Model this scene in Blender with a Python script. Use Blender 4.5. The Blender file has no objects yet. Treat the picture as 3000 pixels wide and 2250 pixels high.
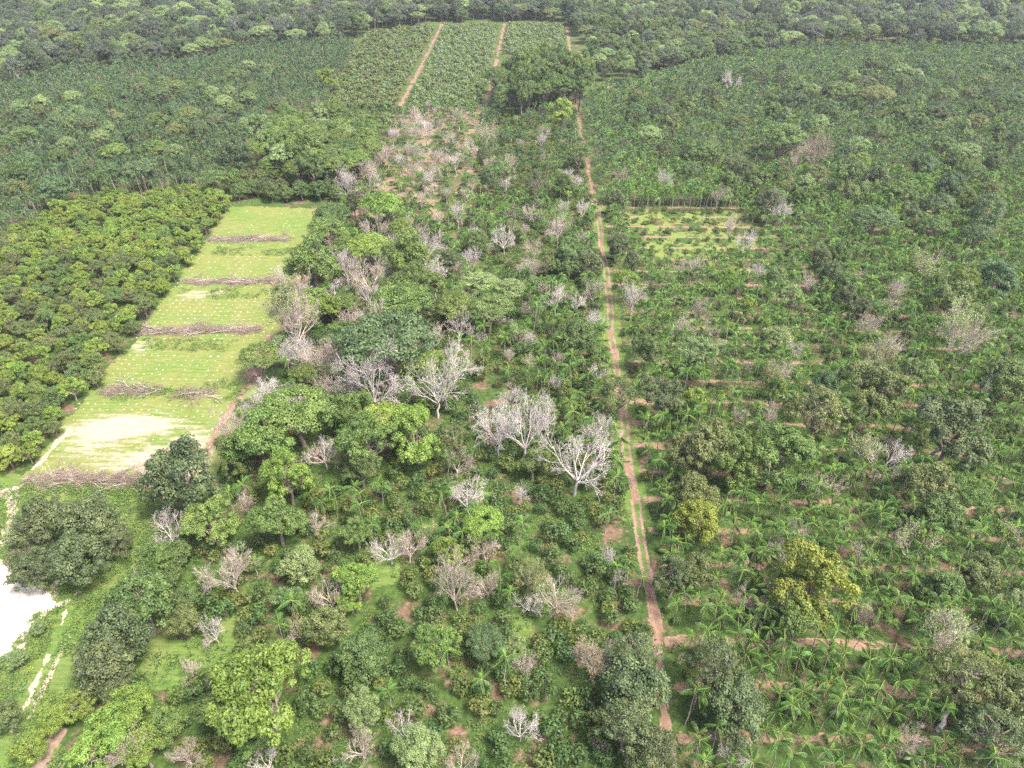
import bpy, math, random
import numpy as np

# ------------------------------------------------------------------ camera, sky, sun, exposure
S = bpy.context.scene
COL = S.collection
FPX, U0, V0, CAMH = 2102.0, 1500.0, 1125.0, 120.0
PITCH, YAW = math.radians(36.0), math.radians(1.76)
cam = bpy.data.cameras.new('camera')
cam.sensor_width = 36.0
cam.lens = 36.0 * FPX / 3000.0
cam.clip_start, cam.clip_end = 1.0, 6000.0
camo = bpy.data.objects.new('camera', cam)
camo.location = (0, 0, CAMH)
camo.rotation_euler = (math.pi / 2 - PITCH, 0, YAW)
COL.objects.link(camo)
S.camera = camo

SUN_EL, SUN_AZ = math.radians(63), math.radians(118)     # azimuth clockwise from +Y: light comes from the right, slightly behind
world = bpy.data.worlds.new('World')
S.world = world
world.use_nodes = True
wn, wl = world.node_tree.nodes, world.node_tree.links
bg = wn['Background']
sky = wn.new('ShaderNodeTexSky')
sky.sky_type = 'NISHITA'
sky.sun_disc = False
sky.sun_elevation = SUN_EL
sky.sun_rotation = SUN_AZ
sky.air_density, sky.dust_density = 0.75, 5.0
wl.new(sky.outputs[0], bg.inputs[0])
bg.inputs[1].default_value = 0.148
sl = bpy.data.lights.new('sun', 'SUN')
sl.energy = 2.7
sl.angle = math.radians(12)
sl.color = (1.0, 0.93, 0.80)
so = bpy.data.objects.new('sun', sl)
so.rotation_euler = (math.pi / 2 - SUN_EL, 0, math.pi - SUN_AZ)
COL.objects.link(so)
S.view_settings.view_transform = 'Standard'
S.view_settings.look = 'None'
S.view_settings.gamma = 1.0
S.view_settings.use_curve_mapping = False
S.view_settings.exposure = 1.85
S.render.engine = 'CYCLES'
S.cycles.max_bounces = 6
S.cycles.diffuse_bounces = 3
S.cycles.transmission_bounces = 3
S.cycles.volume_bounces = 0
S.cycles.use_denoising = False
S.cycles.use_adaptive_sampling = False

R = np.random.default_rng(11)
random.seed(11)

# ------------------------------------------------------------------ picture point -> place on the level z
cp, sp, cy_, sy_ = math.cos(PITCH), math.sin(PITCH), math.cos(YAW), math.sin(YAW)
VF = np.array([-sy_ * cp, cy_ * cp, -sp])
VR = np.array([cy_, sy_, 0.0])
VU = np.cross(VR, VF)


def at(u, v, z=0.0):
    d = VF + VR * ((u - U0) / FPX) - VU * ((v - V0) / FPX)
    t = (z - CAMH) / d[2]
    return np.array([d[0] * t, d[1] * t, z])


def depth(p):
    return float(np.dot(np.asarray(p) - np.array([0, 0, CAMH]), VF))


def proj(P):
    Q = np.asarray(P, float) - np.array([0, 0, CAMH])
    z = Q @ VF
    return U0 + FPX * (Q @ VR) / z, V0 - FPX * (Q @ VU) / z, z


def poly(pts, z=0.0):
    return np.array([at(u, v, z)[:2] for u, v in pts])


def inside(x, y, pg):
    x, y = np.asarray(x, float), np.asarray(y, float)
    r = np.zeros(x.shape, bool)
    n = len(pg)
    for i in range(n):
        x1, y1 = pg[i]
        x2, y2 = pg[(i + 1) % n]
        if y1 == y2:
            continue
        c = ((y1 > y) != (y2 > y)) & (x < (x2 - x1) * (y - y1) / (y2 - y1) + x1)
        r ^= c
    return r


_lat = R.random((256, 256))


def vnoise(x, y, s=1.0, o=0.0):
    x, y = np.asarray(x, float) / s + o + 500.3, np.asarray(y, float) / s + o * 1.7 + 300.7
    i, j = np.floor(x).astype(int), np.floor(y).astype(int)
    f, g = x - i, y - j
    f, g = f * f * (3 - 2 * f), g * g * (3 - 2 * g)
    L = lambda a, b: _lat[a % 256, b % 256]
    return (L(i, j) * (1 - f) + L(i + 1, j) * f) * (1 - g) + (L(i, j + 1) * (1 - f) + L(i + 1, j + 1) * f) * g


# ------------------------------------------------------------------ materials
def nmat(name):
    m = bpy.data.materials.new(name)
    m.use_nodes = True
    nt = m.node_tree
    nt.nodes.clear()
    return m, nt.nodes, nt.links


def mixc(n, l, fac, a, b):
    x = n.new('ShaderNodeMix')
    x.data_type = 'RGBA'
    for s, v in ((0, fac), (6, a), (7, b)):
        if isinstance(v, (int, float)):
            x.inputs[s].default_value = v
        elif isinstance(v, tuple):
            x.inputs[s].default_value = (*v, 1)
        else:
            l.new(v, x.inputs[s])
    return x.outputs[2]


def math_(n, l, op, a, b=0.0, clamp=False):
    x = n.new('ShaderNodeMath')
    x.operation = op
    x.use_clamp = clamp
    for i, v in enumerate((a, b)):
        if isinstance(v, (int, float)):
            x.inputs[i].default_value = v
        else:
            l.new(v, x.inputs[i])
    return x.outputs[0]


def noise(n, l, scale, detail=3.0, rough=0.6, vec=None, stretch=None):
    t = n.new('ShaderNodeTexNoise')
    t.inputs['Scale'].default_value = scale
    t.inputs['Detail'].default_value = detail
    t.inputs['Roughness'].default_value = rough
    if vec is None:
        g = n.new('ShaderNodeNewGeometry')
        vec = g.outputs['Position']
    if stretch:
        mp = n.new('ShaderNodeMapping')
        mp.inputs['Scale'].default_value = stretch
        l.new(vec, mp.inputs[0])
        vec = mp.outputs[0]
    l.new(vec, t.inputs['Vector'])
    return t.outputs[0]


def ramp(n, l, fac, stops):
    r = n.new('ShaderNodeValToRGB')
    e = r.color_ramp.elements
    while len(e) < len(stops):
        e.new(0.5)
    for k, (p, c) in enumerate(stops):
        e[k].position = p
        e[k].color = (*c, 1) if isinstance(c, tuple) else (c, c, c, 1)
    l.new(fac, r.inputs[0])
    return r.outputs[0]


def leaf_mat(name, a, b, trans=0.28, var=0.35):
    if 'forest' in name:
        var = .75
    m, n, l = nmat(name)
    at_ = n.new('ShaderNodeAttribute')
    at_.attribute_name = 'tone'
    tcn = n.new('ShaderNodeTexCoord')
    nz = noise(n, l, .32, 2, .5, tcn.outputs['Object'])
    tn = math_(n, l, 'ADD', at_.outputs['Fac'], math_(n, l, 'MULTIPLY_ADD', nz, 1.5), True)
    tn.node.inputs[1].links[0].from_node.inputs[2].default_value = -.72
    c = mixc(n, l, tn, a, b)
    oi = n.new('ShaderNodeObjectInfo')
    v = math_(n, l, 'MULTIPLY_ADD', oi.outputs['Random'], var)
    v.node.inputs[2].default_value = 1.0 - var / 2
    hs = n.new('ShaderNodeHueSaturation')
    h2 = math_(n, l, 'MULTIPLY', oi.outputs['Random'], 17.31)
    h2 = math_(n, l, 'FRACT', h2)
    h2 = math_(n, l, 'MULTIPLY_ADD', h2, 0.035)
    h2.node.inputs[2].default_value = 0.4825
    l.new(h2, hs.inputs['Hue'])
    l.new(v, hs.inputs['Value'])
    l.new(c, hs.inputs['Color'])
    p = n.new('ShaderNodeBsdfPrincipled')
    p.inputs['Roughness'].default_value = 0.55
    p.inputs['Specular IOR Level'].default_value = 0.35
    l.new(hs.outputs[0], p.inputs['Base Color'])
    t = n.new('ShaderNodeBsdfTranslucent')
    tc = mixc(n, l, 0.5, hs.outputs[0], tuple(min(1, x * 1.35) for x in b))
    l.new(tc, t.inputs['Color'])
    mx = n.new('ShaderNodeMixShader')
    mx.inputs[0].default_value = trans
    l.new(p.outputs[0], mx.inputs[1])
    l.new(t.outputs[0], mx.inputs[2])
    o = n.new('ShaderNodeOutputMaterial')
    l.new(mx.outputs[0], o.inputs[0])
    return m


def solid_mat(name, stops, scale=2.0, rough=0.85, bump=0.0, detail=4.0, stretch=None, var=0.2, local=False):
    m, n, l = nmat(name)
    vec = None
    if local:
        tcn = n.new('ShaderNodeTexCoord')
        vec = tcn.outputs['Object']
    f = noise(n, l, scale, detail, 0.65, vec, stretch)
    c = ramp(n, l, f, stops)
    oi = n.new('ShaderNodeObjectInfo')
    v = math_(n, l, 'MULTIPLY_ADD', oi.outputs['Random'], var)
    v.node.inputs[2].default_value = 1.0 - var / 2
    hs = n.new('ShaderNodeHueSaturation')
    l.new(v, hs.inputs['Value'])
    l.new(c, hs.inputs['Color'])
    p = n.new('ShaderNodeBsdfPrincipled')
    p.inputs['Roughness'].default_value = rough
    p.inputs['Specular IOR Level'].default_value = 0.2
    l.new(hs.outputs[0], p.inputs['Base Color'])
    if bump:
        b = n.new('ShaderNodeBump')
        b.inputs['Strength'].default_value = bump
        b.inputs['Distance'].default_value = 0.15
        l.new(f, b.inputs['Height'])
        l.new(b.outputs[0], p.inputs['Normal'])
    o = n.new('ShaderNodeOutputMaterial')
    l.new(p.outputs[0], o.inputs[0])
    return m


LEAF = {k: leaf_mat('leaf_' + k, a, b) for k, (a, b) in dict(
    dark=((.030, .052, .021), (.122, .155, .064)),
    mid=((.040, .076, .022), (.130, .185, .054)),
    bright=((.050, .095, .022), (.150, .212, .052)),
    lime=((.075, .130, .022), (.200, .280, .052)),
    yellow=((.055, .090, .016), (.220, .235, .035)),
    blue=((.034, .070, .028), (.105, .160, .064)),
    olive=((.052, .078, .024), (.155, .180, .062)),
    pale=((.085, .140, .045), (.220, .290, .115)),
    brown=((.095, .075, .035), (.190, .150, .075)),
    orchard=((.055, .100, .018), (.225, .300, .052)),
    forest=((.026, .048, .024), (.098, .132, .062)),
    forestgrey=((.040, .056, .038), (.115, .134, .092)),
    shrub=((.022, .050, .014), (.080, .130, .032)),
    shrubyellow=((.040, .072, .016), (.130, .155, .036)),
    weed=((.050, .100, .022), (.130, .210, .048)),
    young=((.070, .104, .042), (.185, .240, .100)),
).items()}
PALM = leaf_mat('palm_leaflet', (.030, .080, .018), (.090, .180, .034), 0.25, 0.3)
PALMY = leaf_mat('palm_spear', (.110, .200, .030), (.200, .320, .050), 0.3, 0.3)
PALMD = leaf_mat('palm_dead_frond', (.200, .130, .080), (.400, .300, .200), 0.1, 0.3)
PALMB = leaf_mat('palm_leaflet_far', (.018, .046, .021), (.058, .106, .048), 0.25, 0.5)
RACHIS = solid_mat('palm_midrib', [(0.3, (.10, .165, .035)), (0.7, (.22, .28, .085))], 1.0)
BARK = solid_mat('grey_bark', [(0.3, (.13, .10, .08)), (0.7, (.30, .25, .21))], 3.0, local=True)
BARKW = solid_mat('white_dead_wood', [(0.3, (.31, .275, .255)), (0.7, (.53, .485, .455))], 2.0, local=True, var=.35)
BARKP = solid_mat('beige_dead_wood', [(0.3, (.26, .215, .18)), (0.7, (.45, .38, .325))], 2.0, local=True, var=.5)
PTRUNK = solid_mat('palm_trunk', [(0.3, (.20, .17, .14)), (0.7, (.36, .33, .28))], 2.0, local=True)

# ------------------------------------------------------------------ mesh helpers


def mk_mesh(name, V, F, mats, mi=None, tone=None, smooth=False):
    """V (n,3); F (m,4) with -1 for triangles allowed only if all triangles -> (m,3)."""
    V = np.asarray(V, np.float32)
    F = np.asarray(F, np.int32)
    me = bpy.data.meshes.new(name)
    k = F.shape[1]
    me.vertices.add(len(V))
    me.vertices.foreach_set('co', V.ravel())
    me.loops.add(F.size)
    me.loops.foreach_set('vertex_index', F.ravel())
    me.polygons.add(len(F))
    me.polygons.foreach_set('loop_start', np.arange(0, F.size, k, dtype=np.int32))
    for m in mats:
        me.materials.append(m)
    if mi is not None:
        me.polygons.foreach_set('material_index', np.asarray(mi, np.int32))
    if smooth:
        me.polygons.foreach_set('use_smooth', np.ones(len(F), bool))
    if tone is not None:
        a = me.attributes.new('tone', 'FLOAT', 'FACE')
        a.data.foreach_set('value', np.asarray(tone, np.float32))
    me.update(calc_edges=True)
    me.validate()
    return me


class Geo:
    """collects quads"""

    def __init__(s):
        s.V, s.F, s.M, s.T, s.n = [], [], [], [], 0

    def add(s, V, F, m=0, t=0.5):
        F = np.asarray(F)
        s.V.append(np.asarray(V, float))
        s.F.append(F + s.n)
        s.M.append(np.full(len(F), m))
        s.T.append(np.broadcast_to(np.asarray(t, float), (len(F),)))
        s.n += len(V)

    def tube(s, P, r, k=5, m=0, t=0.5):
        P = np.asarray(P, float)
        n = len(P)
        r = np.broadcast_to(np.asarray(r, float), (n,))
        T = np.gradient(P, axis=0)
        T /= np.linalg.norm(T, axis=1)[:, None] + 1e-9
        ref = np.array([0, 0, 1.0]) if abs(T[0][2]) < 0.9 else np.array([1.0, 0, 0])
        A = np.cross(T, ref)
        A /= np.linalg.norm(A, axis=1)[:, None] + 1e-9
        B = np.cross(T, A)
        an = np.arange(k) * 2 * math.pi / k
        ring = (A[:, None, :] * np.cos(an)[None, :, None] + B[:, None, :] * np.sin(an)[None, :, None]) * r[:, None, None] + P[:, None, :]
        i = np.arange(n - 1)[:, None] * k
        j = np.arange(k)[None, :]
        j2 = (j + 1) % k
        F = np.stack([i + j, i + j2, i + k + j2, i + k + j], -1).reshape(-1, 4)
        s.add(ring.reshape(-1, 3), F, m, t)

    def leaves(s, C, N, L, W, rng, m=0, t=0.5, fold=0.0):
        """diamond leaf faces: centres C, normals N"""
        n = len(C)
        N = N / (np.linalg.norm(N, axis=1)[:, None] + 1e-9)
        A = rng.normal(size=(n, 3))
        A -= N * (A * N).sum(1)[:, None]
        A /= np.linalg.norm(A, axis=1)[:, None] + 1e-9
        B = np.cross(N, A)
        L = np.broadcast_to(np.asarray(L, float), (n,))[:, None] / 2
        W = np.broadcast_to(np.asarray(W, float), (n,))[:, None] / 2
        V = np.stack([C - A * L, C + B * W - A * L * .1, C + A * L, C - B * W - A * L * .1], 1).reshape(-1, 3)
        s.add(V, np.arange(n * 4).reshape(n, 4), m, t)

    def mesh(s, name, mats, smooth=False):
        return mk_mesh(name, np.concatenate(s.V), np.concatenate(s.F), mats, np.concatenate(s.M), np.concatenate(s.T), smooth)


def link(name, data, parent=None, loc=None, rot=None, scale=None):
    o = bpy.data.objects.new(name, data)
    COL.objects.link(o)
    if parent:
        o.parent = parent
    if loc is not None:
        o.location = loc
    if rot is not None:
        o.rotation_euler = rot
    if scale is not None:
        o.scale = scale
    return o


def tag(o, label=None, cat=None, group=None, kind=None):
    for k, v in (('label', label), ('category', cat), ('group', group), ('kind', kind)):
        if v:
            o[k] = v
    return o


# ------------------------------------------------------------------ plant shapes (all about 10 m wide, base at the origin)
def clump_leaves(g, rng, C, r, flat, n, leaf, m=0, t0=None, low=-0.45):
    """leaf faces on the shells of many clumps"""
    k = len(C)
    idx = np.repeat(np.arange(k), n)
    z = rng.uniform(low, 1, len(idx))
    a = rng.uniform(0, 2 * math.pi, len(idx))
    q = np.sqrt(1 - z * z)
    D = np.stack([q * np.cos(a), q * np.sin(a), z], 1)
    rr = r[idx] * np.where(rng.random(len(idx)) < 0.8, rng.uniform(0.78, 1.15, len(idx)), rng.uniform(0.3, 0.8, len(idx)))
    P = C[idx] + D * rr[:, None] * np.array([1, 1, 1])
    P[:, 2] = C[idx, 2] + D[:, 2] * rr * flat
    N = D * 1.0 + np.array([0, 0, 0.45]) + rng.normal(size=D.shape) * 0.38
    ct = rng.random(k) if t0 is None else t0
    tone = np.clip(0.45 * ct[idx] + 0.55 * rng.random(len(idx)) + 0.1 * (rng.random(len(idx)) - .5), 0, 1)
    sz = leaf * rng.uniform(0.7, 1.4, len(idx))
    g.leaves(P, N, sz, sz * 0.6, rng, m, tone)


def crown_clumps(rng, style, n):
    """clump centres and sizes in a crown 10 m wide"""
    if style == 'dome':
        z = rng.uniform(-0.3, 1, n)
        a = np.arange(n) * 2.39996 + rng.normal(size=n) * 0.4
        q = np.sqrt(np.clip(1 - np.clip(z, 0, 1) ** 2, 0, 1))
        lob = 1 + .16 * np.sin(a * 3 + rng.random() * 6) + .10 * np.sin(a * 5 + z * 4 + rng.random() * 6)
        rad = rng.uniform(0.62, 1.06, n) * 3.7 * lob
        C = np.stack([q * np.cos(a) * rad, q * np.sin(a) * rad, 4.5 + z * 3.5 * rng.uniform(.8, 1.12, n)], 1)
        r = rng.uniform(0.5, 1.3, n)
    elif style == 'umbrella':
        rr = np.sqrt(rng.random(n)) * 4.5
        a = np.arange(n) * 2.39996 + rng.normal(size=n) * 0.3
        C = np.stack([rr * np.cos(a), rr * np.sin(a), 5.6 + 1.7 * (1 - (rr / 4.6) ** 2) + rng.normal(size=n) * 0.3], 1)
        r = rng.uniform(0.7, 1.3, n)
    elif style == 'lobed':
        kk = 7
        ca = np.arange(kk) * 2 * math.pi / kk + rng.random() * 6
        cc = np.stack([np.cos(ca) * rng.uniform(1.6, 3.4, kk), np.sin(ca) * rng.uniform(1.6, 3.4, kk), rng.uniform(4.0, 7.6, kk)], 1)
        cc[0] = (0, 0, 8.0)
        cr = rng.uniform(1.4, 2.0, kk)
        i = rng.integers(0, kk, n)
        z = rng.uniform(-0.5, 1, n)
        a = rng.uniform(0, 6.283, n)
        q = np.sqrt(1 - z * z)
        C = cc[i] + np.stack([q * np.cos(a), q * np.sin(a), z * 0.75], 1) * cr[i][:, None]
        r = rng.uniform(0.5, 0.95, n)
    elif style == 'tall':
        z = rng.uniform(-1, 1, n)
        a = np.arange(n) * 2.39996 + rng.normal(size=n) * 0.3
        q = np.sqrt(1 - z * z) * rng.uniform(0.75, 1, n)
        C = np.stack([q * np.cos(a) * 3.9, q * np.sin(a) * 3.9, 9.2 + z * 5.0], 1)
        r = rng.uniform(0.9, 1.5, n)
    else:   # sparse
        z = rng.uniform(0.0, 1, n)
        a = np.arange(n) * 2.39996 + rng.normal(size=n) * 0.5
        q = np.sqrt(1 - z * z) * rng.uniform(0.6, 1.05, n)
        C = np.stack([q * np.cos(a) * 4.2, q * np.sin(a) * 4.2, 4.8 + z * 4.0], 1)
        r = rng.uniform(0.5, 0.9, n)
    return C, r


FLAT = dict(dome=0.75, umbrella=0.42, lobed=0.8, tall=0.8, sparse=0.55)
LOW = dict(dome=-0.4, umbrella=-0.15, lobed=-0.45, tall=-0.4, sparse=-0.2)


def bend(a, b, rng, k=5, amt=0.08, sag=0.0):
    t = np.linspace(0, 1, k)[:, None]
    P = np.asarray(a) * (1 - t) + np.asarray(b) * t
    L = np.linalg.norm(np.asarray(b) - np.asarray(a))
    P[1:-1] += rng.normal(size=(k - 2, 3)) * amt * L
    P[:, 2] += (np.sin(t[:, 0] * math.pi) * sag * L)
    return P


def leafy_tree(seed, style, nclump, nleaf, leaf, thin=False):
    rng = np.random.default_rng(seed)
    C, r = crown_clumps(rng, style, nclump)
    r = r * .88
    g = Geo()
    clump_leaves(g, rng, C, r, FLAT[style], nleaf, leaf, low=LOW[style])
    crown = g.mesh('crown_' + style, [LEAF['mid']])
    t = Geo()
    fork = np.array([rng.normal() * .2, rng.normal() * .2, dict(dome=2.2, umbrella=2.6, lobed=2.6, tall=5.0, sparse=2.4)[style]])
    rad = 0.22 if thin else 0.34
    P = bend((0, 0, -0.3), fork, rng, 4, 0.03)
    t.tube(P, [rad * 1.25, rad, rad * .9, rad * .85], 7)
    sel = rng.permutation(nclump)[:(10 if style != 'sparse' else 16)]
    for k in sel:
        e = C[k] - np.array([0, 0, r[k] * 0.2])
        Q = bend(fork, e, rng, 6, 0.06, -0.05 if style == 'umbrella' else 0.05)
        t.tube(Q, np.linspace(rad * .6, 0.05, 6), 5)
        e2 = C[rng.integers(0, nclump)]
        m_ = Q[3]
        if np.linalg.norm(e2 - m_) < 4.5:
            t.tube(bend(m_, e2, rng, 4, .06), np.linspace(rad * .3, 0.04, 4), 4)
    trunk = t.mesh('trunk_' + style, [BARK])
    return crown, trunk


def grow(rng, out, p, d, L, r, lvl, maxl, nch, up, wob, tw):
    k = 6 if lvl == 0 else (5 if lvl == 1 else (4 if lvl == 2 else 3))
    P = [p]
    dd = d / np.linalg.norm(d)
    for i in range(k - 1):
        dd = dd + rng.normal(size=3) * wob + np.array([0, 0, up])
        dd /= np.linalg.norm(dd)
        P.append(P[-1] + dd * L / (k - 1))
    P = np.array(P)
    rr = np.linspace(r, max(r * 0.42, tw), k)
    out.append((P, rr, lvl))
    if lvl >= maxl:
        return
    n = nch[lvl]
    for i in range(n):
        t = 0.34 + 0.66 * (i + rng.random()) / n
        x = min(t, 0.999) * (k - 1)
        i0 = int(x)
        q = P[i0] * (1 - (x - i0)) + P[i0 + 1] * (x - i0)
        tg = P[i0 + 1] - P[i0]
        tg /= np.linalg.norm(tg)
        s = rng.normal(size=3)
        s -= tg * np.dot(s, tg)
        s /= np.linalg.norm(s)
        ang = rng.uniform(0.35, 0.8)
        nd = tg * math.cos(ang) + s * math.sin(ang)
        grow(rng, out, q, nd, L * rng.uniform(0.42, 0.66) * (1.15 - 0.35 * t), max(rr[i0] * 0.6, tw), lvl + 1, maxl, nch, up, wob, tw)


def bare_tree(seed, style):
    """returns trunk mesh and the list of main branch meshes; crown about 10 m wide"""
    rng = np.random.default_rng(seed)
    cfg = dict(
        s=dict(nl=7, h0=2.6, ang=(.5, 1.1), L=(4.4, 5.8), maxl=4, nch=[6, 5, 4, 3], up=.05, wob=.13, r=.14, ht=1.0),
        g=dict(nl=7, h0=2.3, ang=(.65, 1.3), L=(4.6, 6.2), maxl=4, nch=[6, 5, 4, 2], up=.07, wob=.18, r=.15, ht=1.0),
        v=dict(nl=6, h0=4.5, ang=(.18, .55), L=(6.5, 9.0), maxl=4, nch=[7, 5, 4, 2], up=.06, wob=.09, r=.16, ht=1.0),
        d=dict(nl=8, h0=2.0, ang=(.25, .95), L=(4.4, 6.0), maxl=4, nch=[6, 5, 4, 3], up=.06, wob=.10, r=.15, ht=1.0),
    )[style]
    fork = np.array([rng.normal() * .35, rng.normal() * .35, cfg['h0']])
    lim = []
    a0 = rng.random() * 6.28
    for i in range(cfg['nl']):
        az = a0 + i * 2 * math.pi / cfg['nl'] + rng.normal() * .25
        el = rng.uniform(*cfg['ang'])
        if i == 0:
            el *= .3 if style in 'vd' else .65
        d = np.array([math.cos(az) * math.sin(el), math.sin(az) * math.sin(el), math.cos(el)])
        o = []
        st = fork + np.array([0, 0, -rng.uniform(0, .5)])
        grow(rng, o, st, d, rng.uniform(*cfg['L']), cfg['r'] * rng.uniform(.5, .8), 0, cfg['maxl'], cfg['nch'], cfg['up'], cfg['wob'], 0.010)
        lim.append(o)
    tips = np.concatenate([P[-1:] for o in lim for P, _, _ in o])
    wid = 2 * np.percentile(np.hypot(tips[:, 0], tips[:, 1]), 95)
    sc = 10.0 / wid
    ms = []
    for o in lim:
        g = Geo()
        for P, rr, lv in o:
            g.tube(P * sc, np.maximum(rr, .010), 6 if lv == 0 else (4 if lv == 1 else 3))
        ms.append(g.mesh('bare_limb', [BARKW]))
    g = Geo()
    P = bend((0, 0, -.3), fork * sc, rng, 5, .03)
    g.tube(P, np.linspace(cfg['r'] * 1.5, cfg['r'], 5), 8)
    H = np.percentile(tips[:, 2], 98) * sc
    return g.mesh('bare_trunk', [BARKW]), ms, H, tips * sc


def sparse_leaves(seed, tips, n, leaf, part=1.0):
    rng = np.random.default_rng(seed)
    i = rng.integers(0, len(tips), n)
    if part < 1:
        d = rng.normal(size=3)
        s = tips @ d
        ok = np.where(s > np.quantile(s, 1 - part))[0]
        i = rng.choice(ok, n)
    P = tips[i] + rng.normal(size=(n, 3)) * .35
    g = Geo()
    g.leaves(P, rng.normal(size=(n, 3)) * .5 + np.array([0, 0, .8]), leaf * rng.uniform(.7, 1.3, n), leaf * .6, rng, 0, rng.random(n))
    return g.mesh('sparse_foliage', [LEAF['pale']])


def frond_mesh(seed, L, e0, e1, droop, mat, nst=20, wid=.80, ribmat=None):
    rng = np.random.default_rng(seed)
    k = 9
    t = np.linspace(0, 1, k)
    el = e0 + (e1 - e0) * t ** 1.3
    P = np.zeros((k, 3))
    for i in range(1, k):
        P[i] = P[i - 1] + np.array([math.cos(el[i]), rng.normal() * .02, math.sin(el[i])]) * L / (k - 1)
    g = Geo()
    g.tube(P, np.linspace(.055, .016, k), 3, 1, .5)
    for j in range(nst):
        s = 0.16 + 0.84 * (j + .5) / nst
        x = min(s, .999) * (k - 1)
        i0 = int(x)
        p = P[i0] * (1 - x + i0) + P[i0 + 1] * (x - i0)
        tg = P[i0 + 1] - P[i0]
        tg /= np.linalg.norm(tg)
        nrm = np.cross(tg, [0, 1, 0])
        if nrm[2] < 0:
            nrm = -nrm
        ll = wid * math.sin(math.pi * (0.12 + 0.8 * s)) ** .7 * rng.uniform(.85, 1.1)
        w = L / nst * .30
        for sd in (-1, 1):
            dr = droop + rng.normal() * .12
            d = np.array([0, sd * math.cos(dr), 0]) - nrm * math.sin(dr) + tg * .45
            d /= np.linalg.norm(d)
            V = [p - tg * w, p + tg * w, p + d * ll + tg * w * .35, p + d * ll - tg * w * .35 + np.array([0, 0, -.04])]
            g.add(V, [[0, 1, 2, 3]], 0, rng.random())
    return g.mesh('frond_leaf', [mat, ribmat or RACHIS])


FR = {
    'up': [frond_mesh(1, 2.9, 1.25, -.35, .95, PALM), frond_mesh(2, 3.1, 1.1, -.55, 1.05, PALM)],
    'mid': [frond_mesh(3, 3.2, .72, -.95, 1.0, PALM), frond_mesh(4, 3.1, .6, -.8, 1.1, PALM), frond_mesh(5, 3.3, .8, -1.1, .95, PALM)],
    'low': [frond_mesh(6, 2.9, .1, -1.2, 1.1, PALM), frond_mesh(7, 2.8, -.1, -1.25, 1.0, PALM)],
    'spear': [frond_mesh(8, 1.7, 1.45, .75, .5, PALMY, 9, .5), frond_mesh(9, 1.5, 1.35, .4, .4, PALMY, 9, .55)],
    'dead': [frond_mesh(10, 2.2, -.8, -1.45, 1.1, PALMD, 9, .45, PALMD)],
}


def palm_template(seed, H):
    """list of (name, mesh, loc, rot) for one palm"""
    rng = np.random.default_rng(seed)
    g = Geo()
    top = np.array([rng.normal() * .3, rng.normal() * .3, H])
    P = bend((0, 0, -.2), top, rng, 5, .012)
    g.tube(P, [.12, .09, .08, .075, .1], 6)
    parts = [('trunk', g.mesh('palm_trunk', [PTRUNK]), (0, 0, 0), (0, 0, 0), 1.0)]
    n = int(rng.integers(9, 13))
    a0 = rng.random() * 6.28
    for i in range(n):
        kind = 'up' if i % 3 == 0 else ('mid' if i % 3 == 1 else 'low')
        if i % 4 == 3:
            kind = 'mid'
        fr = FR[kind][rng.integers(0, len(FR[kind]))]
        parts.append(('frond', fr, tuple(top), (rng.normal() * .25, rng.normal() * .16, a0 + i * 2.39996 + rng.normal() * .3), rng.uniform(.72, 1.12)))
    parts.append(('spear_leaf', FR['spear'][rng.integers(0, 2)], tuple(top), (0, 0, rng.random() * 6.28), 1.0))
    if rng.random() < .6:
        parts.append(('dead_frond', FR['dead'][0], tuple(top - np.array([0, 0, .15])), (0, 0, rng.random() * 6.28), 1.0))
    return parts


def join_template(parts, name):
    import mathutils
    VV, FF, MM, TT, off = [], [], [], [], 0
    mats = [PALM, RACHIS, PALMY, PALMD, PTRUNK]
    for nm, me, loc, rot, sc in parts:
        M = mathutils.Matrix.LocRotScale(loc, mathutils.Euler(rot), (sc, sc, sc))
        M = np.array(M)
        V = np.zeros(len(me.vertices) * 3)
        me.vertices.foreach_get('co', V)
        V = V.reshape(-1, 3) @ M[:3, :3].T + M[:3, 3]
        F = np.zeros(len(me.loops), np.int32)
        me.loops.foreach_get('vertex_index', F)
        mi = np.zeros(len(me.polygons), np.int32)
        me.polygons.foreach_get('material_index', mi)
        lut = np.array([mats.index(m) for m in me.materials])
        t = np.zeros(len(me.polygons), np.float32)
        me.attributes['tone'].data.foreach_get('value', t)
        VV.append(V); FF.append(F.reshape(-1, 4) + off); MM.append(lut[mi]); TT.append(t)
        off += len(V)
    return mk_mesh(name, np.concatenate(VV), np.concatenate(FF), mats, np.concatenate(MM), np.concatenate(TT))


def shrub_mesh(seed, w, h, n, leaf, mat, base=.3):
    rng = np.random.default_rng(seed)
    k = 16
    z = rng.uniform(-.3, 1, k)
    a = np.arange(k) * 2.4
    q = np.sqrt(1 - np.clip(z, 0, 1) ** 2)
    C = np.stack([q * np.cos(a) * w * .33, q * np.sin(a) * w * .33, base + h * .42 + z * h * .33], 1)
    g = Geo()
    clump_leaves(g, rng, C, np.full(k, w * .19), .85, n // k, leaf)
    for i in range(4):
        g.tube(bend((0, 0, -.1), C[i * 3], rng, 4, .05), np.linspace(.06, .02, 4), 3, 1)
    return g.mesh('shrub', [mat, BARK])


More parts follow.
